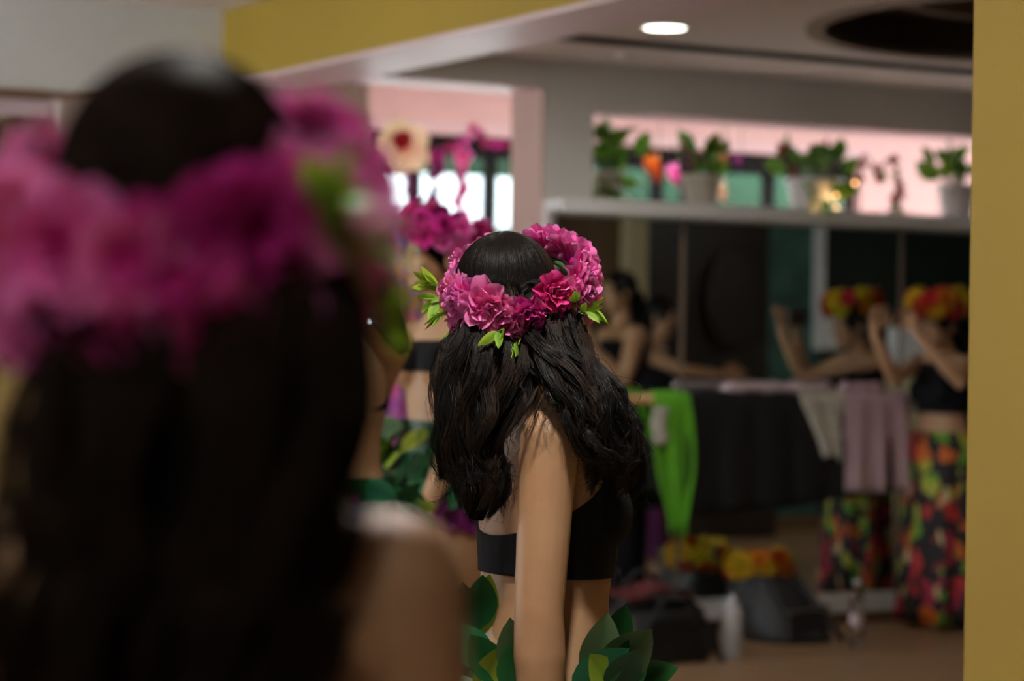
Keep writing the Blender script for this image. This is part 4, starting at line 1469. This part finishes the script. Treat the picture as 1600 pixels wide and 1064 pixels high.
px_, pn = Vector((.97, .12, .04)).normalized(), Vector((.55, .83, 0)).normalized()
pz_ = UP
ph = obj('phone', G().box(pc, px_ * .082, (pn - px_ * pn.dot(px_)).normalized() * .005, pz_ * .040), 'phone', smooth=False, org=pc, bevel=.004)
tag(ph, 'black phone held sideways by the woman near the mirrors', 'phone')
obj('camera_lens', G().lathe(pc + px_ * .06 + UP * .02 - (pn - px_ * pn.dot(px_)).normalized() * .008, [(.009, 0), (.009, .004), (.001, .004)], 14, (pn - px_ * pn.dot(px_)).normalized()), 'glasslens', ph)


# ================================================================== two people of the right room, seen only in the mirrors
def refl_dir(v):
    v = Vector(v)
    return v - MV * (2 * v.dot(MV))


b6 = mirrored(at(962, 800, 13.7))
b6.z = 0
f6 = refl_dir((-.85, -.5, 0))
F6 = Frame(b6, f6)
hd6 = Head(F6(0, .02, 1.66), f6 + Vector((0, 0, -.05)), UP, 1.02)
sd = 1 if F6.r.dot(refl_dir((-.5, -.85, 0))) > 0 else -1
sh6 = F6(sd * .16, 0, 1.42)
el6 = F6(sd * .19, .10, 1.16)
a6 = {'p': (sh6, el6, F6(sd * .08, .26, 1.36)), 'r': (.056, .05, .042, .04, .028), 'hand': {'d': UP + F6.f * .3, 'side': -F6.r * sd, 'curl': .5, 'grip': -F6.r * sd}}
p6, F6, tors6 = person('long haired woman in black seen only as a reflection in the narrow mirror', b6, f6, 1.76, hd6, None, (a6, hang_arm(F6, 1.07, -sd)), voxel=.009, skin='skin')
garment('black_top', p6, tors6, [(F6(0, 0, .9), Vector((0, 0, 1))), (F6(0, 0, 1.39), Vector((0, 0, -1)))], 'black', .012)
obj('trousers', G().loft([ell_ring(F6(0, 0, z), F6.r * a, F6.f * b, 28) for z, a, b in ((1.0, .17, .125), (.85, .20, .15), (.5, .2, .15), (.04, .19, .15))], False), 'black', p6)
lob6 = [(F6(0, -.08, 1.66), .09, .07), (F6(0, -.11, 1.52), .10, .055), (F6(sd * .03, -.12, 1.36), .095, .045), (F6(sd * .03, -.12, 1.2), .06, .03)]
hair(p6, hd6, [dict(path=lob6, w=F6.r, az=(-130, 130), wave=.008, weight=1)], 400, 39, 'hair', r=.002, npts=16)

b7 = mirrored(at(1018, 800, 14.6))
b7.z = 0
f7 = refl_dir((.9, -.3, 0))
F7 = Frame(b7, f7)
hd7 = Head(F7(0, .02, 1.53), f7 + Vector((0, 0, -.2)), UP, 1.0)
sd7 = 1 if F7.r.dot(refl_dir((0, -1, 0))) > 0 else -1
sh7 = F7(sd7 * .155, 0, 1.30)
a7 = {'p': (sh7, F7(sd7 * .17, .20, 1.22), F7(sd7 * .12, .42, 1.2)), 'hand': {'d': F7.f, 'side': UP, 'curl': .4, 'grip': -F7.r * sd7}}
p7, F7, tors7 = person('dark clothed woman reaching right, seen only as a dim reflection in the narrow mirror', b7, f7, 1.64, hd7, None, (a7, hang_arm(F7, 1.0, -sd7)), voxel=.009, skin='skin')
garment('black_top', p7, tors7, [(F7(0, 0, .85), Vector((0, 0, 1))), (F7(0, 0, 1.31), Vector((0, 0, -1)))], 'black', .012)
obj('skirt', G().loft([ell_ring(F7(0, 0, z), F7.r * a, F7.f * b, 28) for z, a, b in ((1.0, .16, .12), (.85, .19, .14), (.5, .21, .17), (.1, .23, .2))], False), 'plum', p7)
lob7 = [(F7(0, -.08, 1.53), .09, .07), (F7(0, -.11, 1.4), .095, .055), (F7(0, -.12, 1.25), .09, .045), (F7(0, -.12, 1.1), .06, .03)]
hair(p7, hd7, [dict(path=lob7, w=F7.r, az=(-130, 130), wave=.008, weight=1)], 400, 49, 'hair', r=.002, npts=16)


# ================================================================== barre and hung clothes
def BU(px, v=.22):
    return wall_uz(px, 600, v)[0]


BV, BZ = .22, 1.115
bar = thing('ballet_barre', W(0, BV, 0), 'wooden ballet barre in front of the mirrors', 'barre')
obj('rail', G().tube([W(-1.75, BV, BZ), W(-.6, BV, BZ), W(BU(1424), BV, BZ)], .027, 16), 'barre', bar)
obj('lower_rail', G().tube([W(-1.75, .15, .98), W(-.6, .15, .98), W(BU(1424), .15, .98)], .02, 12), 'barre', bar)
for u in (-1.6, -.65, .2):
    obj('bracket', G().tube([W(u, .01, BZ - .09), W(u, BV * .7, BZ - .07), W(u, BV, BZ - .02)], .012), 'metal', bar)
    obj('bracket', G().tube([W(u, .01, .93), W(u, .10, .94), W(u, .15, .965)], .01), 'metal', bar)


def drape(name, label, cat, u0, u1, zf, zb, m, seed, v0=BV, z0=BZ, r=.034, folds=5, amp=.012, wid=None, hem=.0, group='clothes hung over the ballet barre', n=36, slant=0.0):
    """a cloth laid over the rail: front hangs to zf, back to zb"""
    q = random.Random(seed)
    rows = []
    path = []
    for k in range(11):
        t = k / 10
        path.append((v0 + r + .012 * (1 - t), zf + (z0 - zf) * t, 1 - t))
    for k in range(1, 8):
        a = PI * k / 8
        path.append((v0 + r * math.cos(a), z0 + r * math.sin(a), 0))
    for k in range(9):
        t = k / 8
        path.append((v0 - r - .01 * t, z0 + (zb - z0) * t, t * .6))
    ph = [q.uniform(0, 6.28) for _ in range(3)]
    for v, z, w in path:
        row = []
        for j in range(n):
            x = j / (n - 1)
            ww = wid(w, z) if wid else (1.0, 0.0)
            u = u0 + (u1 - u0) * (.5 + (x - .5) * ww[0] + ww[1])
            dv = amp * w ** .6 * (math.sin(x * folds * 6.28 + ph[0]) + .5 * math.sin(x * folds * 13 + ph[1]))
            dz = -hem * w * (math.sin(x * 5 + ph[2]) * .5 + .5) + slant * w * (x - .5)
            row.append(W(u, v + (dv if v > v0 else -dv * .4), z + dz))
        rows.append(row)
    o = obj(name, G().grid(rows), m, org=W((u0 + u1) / 2, v0, z0))
    sd_ = o.modifiers.new('thickness', 'SOLIDIFY')
    sd_.thickness = .005
    sd_.offset = 0
    return tag(o, label, cat, group)


drape('black_cloth', 'large black cloth hung over the ballet barre right of the green shirt', 'cloth', BU(1064), BU(1414), .63, .75, 'blackcloth', 2, folds=6, hem=.03, slant=.08)
drape('black_cloth', 'black cloth on the low rail between the focused dancer and green shirt', 'cloth', BU(930), BU(1100), .68, .75, 'blackcloth', 3, v0=.15, z0=1.0, r=.026, folds=3, hem=.02)
drape('green_shirt', 'lime green shirt with white print hanging on the barre', 'shirt', BU(1016), BU(1072), .50, .85, 'green', 4, folds=2, amp=.014, r=.040, hem=.03,
      wid=lambda w, z: (1.0 - .45 * max(0, w - .55) / .45 + .15 * math.sin(w * 5), .12 * w))
u0, z0_ = wall_uz(1028, 665, .265)
pr = obj('white_print', G().grid([[W(u0 + (i - 2) * .019 + .006 * math.sin(j), .279 + .0016 * i, z0_ + (j - 4) * .022) for i in range(5)] for j in range(9)]), 'lace', bpy.data.objects['green_shirt'])
pr.modifiers.new('thickness', 'SOLIDIFY').thickness = .002
drape('pink_shirt', 'pale pink shirt hanging from the barre beside the woman with the phone', 'shirt', BU(1308), BU(1418), .675, .85, 'pinkcloth', 5, folds=3, amp=.012, r=.046, hem=.01,
      wid=lambda w, z: (.9 + .16 * w, .0))
drape('lace_top', 'small off-white lace top hung over the black cloth', 'top', BU(1246), BU(1312), .85, .95, 'lace', 6, folds=2, amp=.014, r=.042, hem=.03,
      wid=lambda w, z: (1.05 - .62 * w, .22 * w))
drape('pink_towel', 'pink towel on the barre partly behind the focused dancer', 'towel', BU(905), BU(965), .80, .85, 'pinkcloth', 7, folds=2, amp=.01, r=.036)
drape('green_cloth', 'small green cloth folded over the barre above the pink towel', 'cloth', BU(925), BU(952), 1.09, 1.06, 'green', 8, folds=1, amp=.004, r=.044)
# rolled print cloth lying along the top of the barre
ru0, ru1 = BU(1128), BU(1300)
ro = obj('rolled_cloth', G().tube([W(ru0 + (ru1 - ru0) * k / 12, BV + .004 * math.sin(k * 1.7), BZ + .058 + .004 * math.sin(k * 2.3)) for k in range(13)], [.012] + [.024 + .004 * math.sin(k * 2.1) for k in range(11)] + [.012], 12), 'roll', org=W((ru0 + ru1) / 2, BV, BZ + .05))
tag(ro, 'rolled pink and white print cloth lying on top of the barre', 'cloth')
ro2u = BU(1345)
ro2 = obj('rolled_cloth', G().tube([W(ro2u + (k - 6) * .022, BV + .004 * math.sin(k * 1.3), BZ + .066 + .005 * math.sin(k * 1.9)) for k in range(13)], [.010] + [.022 + .005 * math.sin(k * 1.7) for k in range(11)] + [.010], 12), 'pinkcloth', org=W(ro2u, BV, BZ + .05))
tag(ro2, 'crumpled pale cloth bundled on the barre above the pink shirt', 'cloth')


# ================================================================== floor things in front of the mirrors
def blob_bag(name, label, u, v, su, sv, h, m, seed, top=.7, lean=0.0, cat='bag', leanv=0.0):
    q = random.Random(seed)
    rings = []
    c = W(u, v, 0)
    for k in range(10):
        t = k / 9
        z = h * t
        w = (1 - (1 - top) * t ** 1.6) * (1 - .06 * (1 - t) ** 4)
        if t > .85:
            w *= 1 - .35 * ((t - .85) / .15) ** 2
        ring = []
        for j in range(36):
            a = 2 * PI * j / 36
            ca, sa = math.cos(a), math.sin(a)
            k_ = 1 / (abs(ca) ** 3.2 + abs(sa) ** 3.2) ** (1 / 3.2)
            cr_ = 1 + .035 * math.sin(3 * a + seed) + .025 * math.sin(7 * a + t * 9 + seed)
            ring.append(c + MU * (su * ca * k_ * w * cr_ + lean * t) + MV * (sv * sa * k_ * w * cr_ + leanv * t) + UP * (z * (1 + .05 * math.sin(2 * a + seed))))
        rings.append(ring)
    t_ = thing(name, c, label, cat)
    obj('body', G().loft(rings), m, t_)
    return t_, c


# black duffel with red cloth spilling out
ub, _ = wall_uz(1024, 1000, .86)
bg, c = blob_bag('duffel_bag', 'open black duffel bag with red clothing on the floor beside the focused dancer', ub, .86, .24, .17, .25, 'bag', 1, .82)
obj('handle', G().tube([c + MU * (-.15 + .03 * k) + MV * .17 + UP * (.16 + .16 * math.sin(PI * k / 10)) for k in range(11)], .010, 8), 'bag', bg)
obj('handle', G().tube([c + MU * (-.15 + .03 * k) - MV * .12 + UP * (.20 + .18 * math.sin(PI * k / 10)) for k in range(11)], .010, 8), 'bag', bg)
obj('zip', G().tube([c + MU * (-.2 + .04 * k) + MV * .02 + UP * .262 for k in range(11)], .006, 6), 'metal', bg)
obj('side_pocket', G().box(c + MU * .235 + UP * .10, MU * .025, MV * .11, UP * .07), 'bag', bg, False, bevel=.01)
obj('strap', G().tube([c + MU * .25 + UP * .18, c + MU * .285 + MV * .03 + UP * .10, c + MU * .285 + MV * .08 + UP * .014, c + MU * .22 + MV * .20 + UP * .012], .012, 6), 'bag', bg)
q = random.Random(3)
rows = []
for i in range(14):
    row = []
    for j in range(18):
        x, y = -.19 + .33 * j / 17, -.12 + .24 * i / 13
        row.append(c + MU * (x - .02) + MV * y + UP * (.262 + .06 * math.exp(-(x * x + y * y) * 30) + .018 * math.sin(x * 55 + i) * math.cos(y * 48 + j * .5)))
    rows.append(row)
rc_ = obj('red_clothing', G().grid(rows), 'red', org=c + UP * .26)
rc_.modifiers.new('thickness', 'SOLIDIFY').thickness = .012
tag(rc_, 'dark red patterned clothing heaped on the open black bag', 'clothing')
# second heap behind it
bg3, c3 = blob_bag('black_bag', 'slouched black bag behind the red clothing', ub - .10, .50, .16, .12, .36, 'bag', 6, .6)
obj('handle', G().tube([c3 + MU * (-.08 + .016 * k) + UP * (.33 + .09 * math.sin(PI * k / 10)) for k in range(11)], .009, 8), 'bag', bg3)
obj('buckle', G().box(c3 + MU * .05 + MV * .05 + UP * .355, MU * .03, MV * .02, UP * .012), 'metal', bg3, False, bevel=.003)

ub2, _ = wall_uz(1226, 985, .44)
bp, c = blob_bag('backpack', 'charcoal backpack under the yellow and red flower crown', ub2, .44, .20, .23, .305, 'bag2', 4, .62, -.03, leanv=-.17)
obj('front_pocket', G().box(c + MV * .17 + UP * .10, MU * .12, MV * .025, UP * .075), 'bag2', bp, False, bevel=.015)
obj('zip', G().tube([c + MU * (-.11 + .022 * k) + MV * .197 + UP * (.145 + .014 * math.sin(PI * k / 10)) for k in range(11)], .004, 6), 'metal', bp)
for sx in (-1, 1):
    obj('strap', G().tube([c + MU * (.06 * sx) - MV * .04 + UP * .30, c + MU * (.09 * sx) + MV * .06 + UP * .23, c + MU * (.11 * sx) + MV * .19 + UP * .10, c + MU * (.15 * sx) + MV * .26 + UP * .012], .014, 8), 'bag2', bp)
obj('top_handle', G().tube([c + MU * (-.05 + .01 * k) + UP * (.30 + .04 * math.sin(PI * k / 10)) - MV * .15 for k in range(11)], .008, 8), 'bag2', bp)
cc = c + UP * .335 + MU * -.04 - MV * .17
crown(cc, MU, MV + UP * .15, (.125, .115), 'yellow, red and orange flower crown lying on the charcoal backpack', auto_flowers(9, 17, ['petaly', 'petaly', 'petalr', 'petalo', 'petaly'], FD, 1.25, 2, cycle=True), [(40, 3, .04, 'leaf'), (140, 3, .04, 'leaf'), (270, 3, .04, 'leaf')], 61)

ubt, _ = wall_uz(1143, 1024, .95)
wb = thing('water_bottle', W(ubt, .95, 0), 'white drinking bottle standing between the duffel and the backpack', 'bottle')
obj('body', G().lathe(W(ubt, .95, 0), [(.001, 0), (.042, 0), (.046, .006), (.046, .20), (.043, .215), (.030, .228), (.030, .235)], 28), 'bottle', wb)
obj('cap', G().lathe(W(ubt, .95, .235), [(.029, 0), (.029, .018), (.012, .024), (.010, .045), (.001, .047)], 20), 'bottle', wb)
ucb, _ = wall_uz(1338, 1008, .84)
cb = thing('plastic_bottle', W(ucb, .84, 0), 'clear plastic water bottle standing on the floor near the printed skirt', 'bottle')
obj('body', G().lathe(W(ucb, .84, 0), [(.001, .004), (.026, 0), (.032, .008), (.0325, .07), (.030, .08), (.0325, .09), (.0325, .16), (.031, .175), (.033, .19), (.028, .235), (.014, .275), (.0125, .29)], 28), 'clear', cb)
obj('cap', G().lathe(W(ucb, .84, .29), [(.0145, 0), (.0145, .018), (.001, .019)], 18), 'bottle', cb)
obj('label_band', G().lathe(W(ucb, .84, .10), [(.0332, 0), (.0332, .055)], 28, cap=False), 'roll', cb)


# ================================================================== plants on the shelf
def pot_plant(px, v, w, h, m, label, nl, seed, spread=.12, tall=.16, lm='pleaf', square=False, trail=0):
    q = random.Random(seed)
    u = wall_uz(px, 300, v)[0]
    c = W(u, v, SHZ)
    t = thing('potted_plant', c, label, 'plant', 'potted plants on the shelf')
    obj('pot', G().lathe(c, [(.001, 0), (w * .72, 0), (w * .78, h * .08), (w * .95, h * .86), (w * 1.04, h * .87), (w * 1.04, h), (w * .94, h), (w * .92, h * .88)], 28), m, t)
    obj('soil', G().lathe(c + UP * (h * .86), [(w * .92, 0), (w * .6, .012), (.001, .016)], 20), 'soil', t)
    for k in range(nl):
        a = q.uniform(0, 6.28)
        rr = q.uniform(.2, 1) * spread
        top = c + UP * (h + q.uniform(.02, tall)) + (MU * math.cos(a) + MV * math.sin(a) * .6) * rr
        if k < trail:
            top = c + UP * (h - q.uniform(.02, .12)) + (MU * math.cos(a) * .5 + MV * abs(math.sin(a))) * (w + q.uniform(.03, .07))
        st = c + UP * (h * .88) + (MU * math.cos(a) + MV * math.sin(a)) * w * .4
        obj('stem', G().tube([st, (st + top) / 2 + UP * .04, top], [.004, .003, .002], 5), 'vine', t)
        z = (top - st).normalized() * .6 + Vector((q.uniform(-.8, .8), q.uniform(-.8, .8), q.uniform(-.6, .5)))
        place('leaf', q.choice(LF_P), lm, t, top - z * .02, basis(z, q.uniform(0, 6.28), q.uniform(.09, .15)))
    return t, c


pot_plant(950, -.16, .075, .16, 'potb', 'bushy green plant in a beige pot at the left end of the shelf', 30, 1, .16, .20, trail=9)
pot_plant(1096, .02, .095, .155, 'potb', 'low plant with red tips in a square-looking beige pot on the shelf', 12, 2, .13, .12)
pot_plant(1268, .04, .125, .165, 'potw', 'trailing green plant in a wide white pot in the middle of the shelf', 22, 3, .20, .12, trail=6)
pot_plant(1495, .05, .10, .175, 'potw', 'leafy plant in a white pot next to the yellow pillar', 14, 4, .14, .15)


def vine_stem(pts, label, seed, fm='petalr', nfl=14):
    """a red flowering stem standing or trailing on the shelf"""
    q = random.Random(seed)
    t = thing('blossom_spray', pts[0], label, 'flowers', 'red flower stems on the shelf')
    C = catmull(np.array([[tuple(x) for x in pts]]), 24)[0]
    obj('stem', G().tube([Vector(x) for x in C], .005, 6), 'redvine', t)
    for k in range(nfl):
        x = Vector(C[int(q.uniform(3, 23))])
        place('blossom', FD[k % 2], fm, t, x + Vector((q.uniform(-.015, .015), q.uniform(-.02, .02), q.uniform(-.012, .012))), basis(Vector((q.uniform(-1, 1), -1, q.uniform(-.5, .8))), k, q.uniform(.3, .5)))
    for k in range(5):
        x = Vector(C[int(q.uniform(2, 22))])
        place('leaf', LF_P[k % 2], 'pleaf', t, x, basis(Vector((q.uniform(-1, 1), -.6, q.uniform(-1, 1))), k, .05))
    return t


def sp(px, py, v=.0):
    u, z = wall_uz(px, py, v)
    return W(u, v, z)


vine_stem([sp(1340, 335, -.01), sp(1345, 270, 0), sp(1352, 240, 0), sp(1366, 265, 0), sp(1374, 285, .01), sp(1382, 255, .01), sp(1396, 243, .01)], 'drooping red blossom stem right of the middle white pot', 1, nfl=16)
vine_stem([sp(1400, 336, .0), sp(1407, 300, 0), sp(1400, 270, 0), sp(1395, 243, 0)], 'upright red blossom stem standing alone on the shelf', 2, nfl=16)
vine_stem([sp(1388, 334, .02), sp(1402, 300, .02), sp(1404, 270, .02)], 'short red blossom stem leaning against the upright stem', 5, nfl=8)
vine_stem([sp(1240, 285, .02), sp(1236, 260, .02), sp(1224, 238, .02), sp(1218, 228, .02)], 'red blossom stem rising from the left of the middle white pot', 3, nfl=10)
vine_stem([sp(1090, 282, .0), sp(1085, 250, .0), sp(1072, 225, .0), sp(1062, 235, .0)], 'pink red stem arching over the beige pot', 4, 'petald', 9)
# warm string lights by the middle pot
sl_ = thing('string_lights', sp(1293, 318, .13), 'string of small warm glowing lights beside the middle white pot', 'string lights')
lp = [sp(1290, 319, .13), sp(1296, 312, .12), sp(1308, 305, .12), sp(1322, 300, .10), sp(1336, 288, .09), sp(1342, 270, .08), sp(1330, 262, .05)]
obj('wire', G().tube([Vector(x) for x in catmull(np.array([[tuple(p) for p in lp]]), 30)[0]], .002, 5), 'vine', sl_)
for i, (px, py, v, r_) in enumerate(((1292, 320, .14, .016), (1306, 305, .12, .008), (1307, 330 - 6, .13, .006), (1336, 286, .10, .008))):
    obj('bulb', G().ell(sp(px, py, v), MU * r_, MV * r_, UP * r_, 12, 8), 'bulb' if i == 0 else 'bulbdim', sl_)
# dark stake behind the middle pot
st = obj('plant_stake', G().tube([sp(1291, 300, -.05), sp(1292, 215, -.05)], .009, 8), 'redvine', org=sp(1291, 300, -.05))
tag(st, 'dark stake standing behind the middle white pot', 'stake')

# ================================================================== decorations in the hall
def hp(px, py, v):
    u, z = wall_uz(px, py, v)
    return W(u, v, z)


def garland(pts, label, seed, n, mats, s=.8):
    q = random.Random(seed)
    t = thing('flower_garland', Vector(pts[0]), label, 'garland', 'flower garlands in the hall')
    C = catmull(np.array([[tuple(x) for x in pts]]), 60)[0]
    obj('cord', G().tube([Vector(x) for x in C], .008, 6), 'redvine', t)
    for k in range(n):
        x = Vector(C[int(59 * (k + .5) / n)])
        place('flower', q.choice(FL), q.choice(mats), t, x + Vector((q.uniform(-.02, .02), q.uniform(-.03, 0), q.uniform(-.02, .02))), basis(Vector((q.uniform(-1, 1), -1, q.uniform(-.6, .6))), k, s * q.uniform(.8, 1.3)))


GV = -2.6
garland([hp(585, 262, GV), hp(625, 272, GV), hp(660, 250, GV), hp(700, 228, GV), hp(745, 200, GV)], 'pink flower garland swooping across the hall window', 1, 26, ['petal', 'petald', 'petalp'], .5)
garland([hp(745, 200, GV), hp(757, 220, GV), hp(775, 226, GV), hp(790, 230, GV)], 'dark red flower garland at the top right window corner', 2, 10, ['petald', 'petalp'], .5)
garland([hp(724, 222, GV), hp(723, 260, GV), hp(722, 300, GV), hp(722, 345, GV)], 'pink flower strand hanging straight down the hall window', 3, 12, ['petal', 'petald'], .8)
garland([hp(682, 240, GV), hp(681, 280, GV), hp(679, 330, GV)], 'dark pink strand hanging left of the straight strand', 4, 9, ['petald', 'petalp'], .8)
garland([hp(640, 262, GV), hp(638, 300, GV), hp(636, 350, GV), hp(630, 420, GV)], 'mauve strand hanging above the bead curtain', 5, 14, ['petalp', 'petal'], .5)
# big paper hibiscus
hc = hp(628, 232, -2.55)
hb = thing('paper_flower', hc, 'large cream and red paper hibiscus hung in the hall window', 'paper flower')
for k in range(5):
    gp = G()
    petal(gp, .17, .085, 1.1, 1.6, 2 * PI * k / 5 + .3, k, .1, 8, 7)
    me = gp.mesh('paper_petal')
    place('petal', me, 'petalc', hb, hc, basis(Vector((.1, -1, .1))))
place('centre', FD[0], 'petalr', hb, hc + Vector((0, -.03, .04)), basis(Vector((.1, -1, .2)), 0, 1.3))
# bead curtain
q = random.Random(71)
mats_b = [('bead pink', (.75, .12, .45)), ('bead violet', (.38, .14, .75)), ('bead orange', (.9, .25, .08)), ('bead red', (.85, .04, .10)), ('bead lilac', (.62, .42, .75)), ('bead yellow', (.75, .6, .08))]
for n_, c_ in mats_b:
    M[n_] = mat(n_, c_, .2, .1, metal=.2, spec=.8)
bct = thing('bead_curtain', hp(612, 300, -.7), 'iridescent pink and violet bead curtain hanging in the hall doorway', 'bead curtain')
bct['kind'] = 'stuff'
gs = {n_: G() for n_, _ in mats_b}
for k in range(21):
    x = 588 + k * 3.8
    top, bot = 330, 730 - abs(k - 8) * 3 + q.uniform(-10, 10)
    y = top
    while y < bot:
        c_ = hp(x + q.uniform(-1, 1), y, -.7 + .03 * math.sin(k))
        low = y > 560
        w_ = q.random()
        n_ = ('bead pink' if w_ < .6 else 'bead violet' if w_ < .85 else 'bead lilac') if low else ('bead orange' if w_ < .28 and y > 380 else 'bead red' if w_ < .42 and y > 380 and x < 615 else 'bead violet' if w_ < .6 else 'bead lilac' if w_ < .8 else 'bead yellow' if w_ < .86 and y > 420 else 'bead pink')
        r_ = q.uniform(.012, .019)
        gs[n_].ell(c_, (r_, 0, 0), (0, r_, 0), (0, 0, r_ * 1.2), 7, 5)
        y += q.uniform(8, 11)
for n_, _ in mats_b:
    o = obj('beads', gs[n_], n_, bct)
    o['kind'] = 'stuff'
# folded paper cones hung behind the shelf opening
for i, (px, py, c_, c2, s_) in enumerate(((1030, 285, 'petalo', 'petalp', 1.0), (1060, 290, 'petal', 'petalc', .8), (1132, 268, 'petalo', 'petalr', .6), (1158, 262, 'petalp', 'petalp', .5), (1133, 315, 'petalc', 'petalc', .8))):
    c = hp(px, py, -.9 - .1 * i)
    t = thing('paper_cone', c, ['orange and violet folded paper cone in the plant opening', 'pink paper cone beside the orange cone', 'small orange paper bud above the pale cone', 'small violet paper bud at the window mullion', 'pale cream paper cone right of the beige pot'][i], 'paper cone', 'paper cones in the plant opening')
    for k in range(3):
        gp = G()
        petal(gp, .16 * s_, .05 * s_, .15, .35, 2 * PI * k / 3, k, .08, 7, 5)
        place('fold', gp.mesh('paper_fold'), c_ if k != 1 else c2, t, c, basis(Vector((-.35, 0, 1))))
    obj('thread', G().tube([c, c + UP * .45], .002, 4), 'vine', t)

# ================================================================== left cabinet
lc0, lz = wall_uz(-120, 458, -.45)
lc1, _ = wall_uz(105, 458, -.45)
cz = 1.545
cb_ = thing('oak_cabinet', W((lc0 + lc1) / 2, -.7, 0), 'honey coloured wooden cabinet at the far left edge', 'cabinet')
obj('carcass', G().uvbox(lc0, lc1, -.95, -.47, .0, cz - .02), 'oakcab', cb_, False, bevel=.004)
obj('top', G().uvbox(lc0 - .01, lc1 + .01, -.95, -.44, cz - .02, cz), 'oakcab', cb_, False, bevel=.004)
um = wall_uz(2, 550, -.45)[0]
for a, b, hx in ((lc0 + .01, um - .003, um - .04), (um + .003, lc1 - .01, um + .03)):
    dd = obj('door', G().uvbox(a, b, -.47, -.45, .06, cz - .04), 'oakcab', cb_, False, bevel=.004)
    obj('handle', G().uvbox(hx - .012, hx + .012, -.45, -.42, 1.26, 1.36), 'dark', dd, False, bevel=.003)

# ================================================================== right room furniture, seen in the mirrors
u0, u1 = virt_u(1374, 4.3), virt_u(1449, 4.3)
um_ = (u0 + u1) / 2
wl = (u1 - u0) / 2
wc = thing('water_dispenser', W(um_, 4.3, 0), 'white topped beige water dispenser seen in the mirror beside the phone', 'water dispenser')
obj('body', G().uvbox(um_ - wl * .85, um_ + wl * .85, 4.15, 4.45, 0, 1.26), 'cream', wc, False, bevel=.01)
obj('top_cover', G().loft([[W(um_ + a * sx, 4.3 + b * sy, z) for sx, sy in ((-1, -1), (1, -1), (1, 1), (-1, 1))] for a, b, z in ((wl, .17, 1.26), (wl, .17, 1.36), (wl * .45, .10, 1.52))]), 'white', wc, False, bevel=.01)
obj('tap', G().tube([W(um_ - .05, 4.15, 1.05), W(um_ - .05, 4.10, 1.05), W(um_ - .05, 4.09, 1.01)], .012), 'red', wc)
obj('tap', G().tube([W(um_ + .05, 4.15, 1.05), W(um_ + .05, 4.10, 1.05), W(um_ + .05, 4.09, 1.01)], .012), 'metal', wc)
# dark dresser with an oval mirror
a, b = virt_u(1075, 4.7), virt_u(1190, 4.7)
dr = thing('dresser', W((a + b) / 2, 4.7, 0), 'dark wooden dresser seen dimly in the mirror', 'dresser')
obj('carcass', G().uvbox(a, b, 4.5, 4.95, 0, .95), 'darkwood', dr, False, bevel=.006)
for k in range(3):
    dw = obj('drawer', G().uvbox(a + .02, b - .02, 4.485, 4.5, .08 + .29 * k, .34 + .29 * k), 'darkwood', dr, False, bevel=.004)
    obj('knob', G().ell(W((a + b) / 2, 4.47, .21 + .29 * k), MU * .015, MV * .015, UP * .015, 10, 8), 'metal', dw)
oc = W((virt_u(1143, 4.9)), 4.93, 1.72)
om = thing('oval_plaque', oc, 'dim oval plaque above the dresser seen in the mirror', 'plaque')
obj('board', G().lathe(oc, [(.001, 0), (1, 0), (1, .03), (.92, .03)], 36, -MV * -1, MU), 'darkwood', om)
for ch in om.children:
    me = ch.data
    for v_ in me.vertices:
        co = v_.co.copy()
        uu, zz, nn = co.dot(MU), co.z, co.dot(MV)
        v_.co = MU * uu * .22 + UP * zz * .36 - MV * abs(nn)
bu = virt_u(1166, 4.6)
for px, lab, m_, h_ in ((1166, 'pale spray bottle on the dark dresser, seen in the mirror', 'bottle', .22), (1102, 'small pale jar on the dark dresser, seen in the mirror', 'potb', .14)):
    bu = virt_u(px, 4.6)
    t = thing('dresser_bottle', W(bu, 4.6, .95), lab, 'bottle')
    obj('body', G().lathe(W(bu, 4.6, .95), [(.001, 0), (.04, 0), (.04, h_ * .6), (.018, h_ * .75), (.015, h_ * .8)], 18), m_, t)
    obj('cap', G().lathe(W(bu, 4.6, .95 + h_ * .8), [(.02, 0), (.02, h_ * .2), (.001, h_ * .2)], 14), 'red' if px == 1166 else 'white', t)

for o in bpy.data.objects:
    if '_o' in o:
        del o['_o']
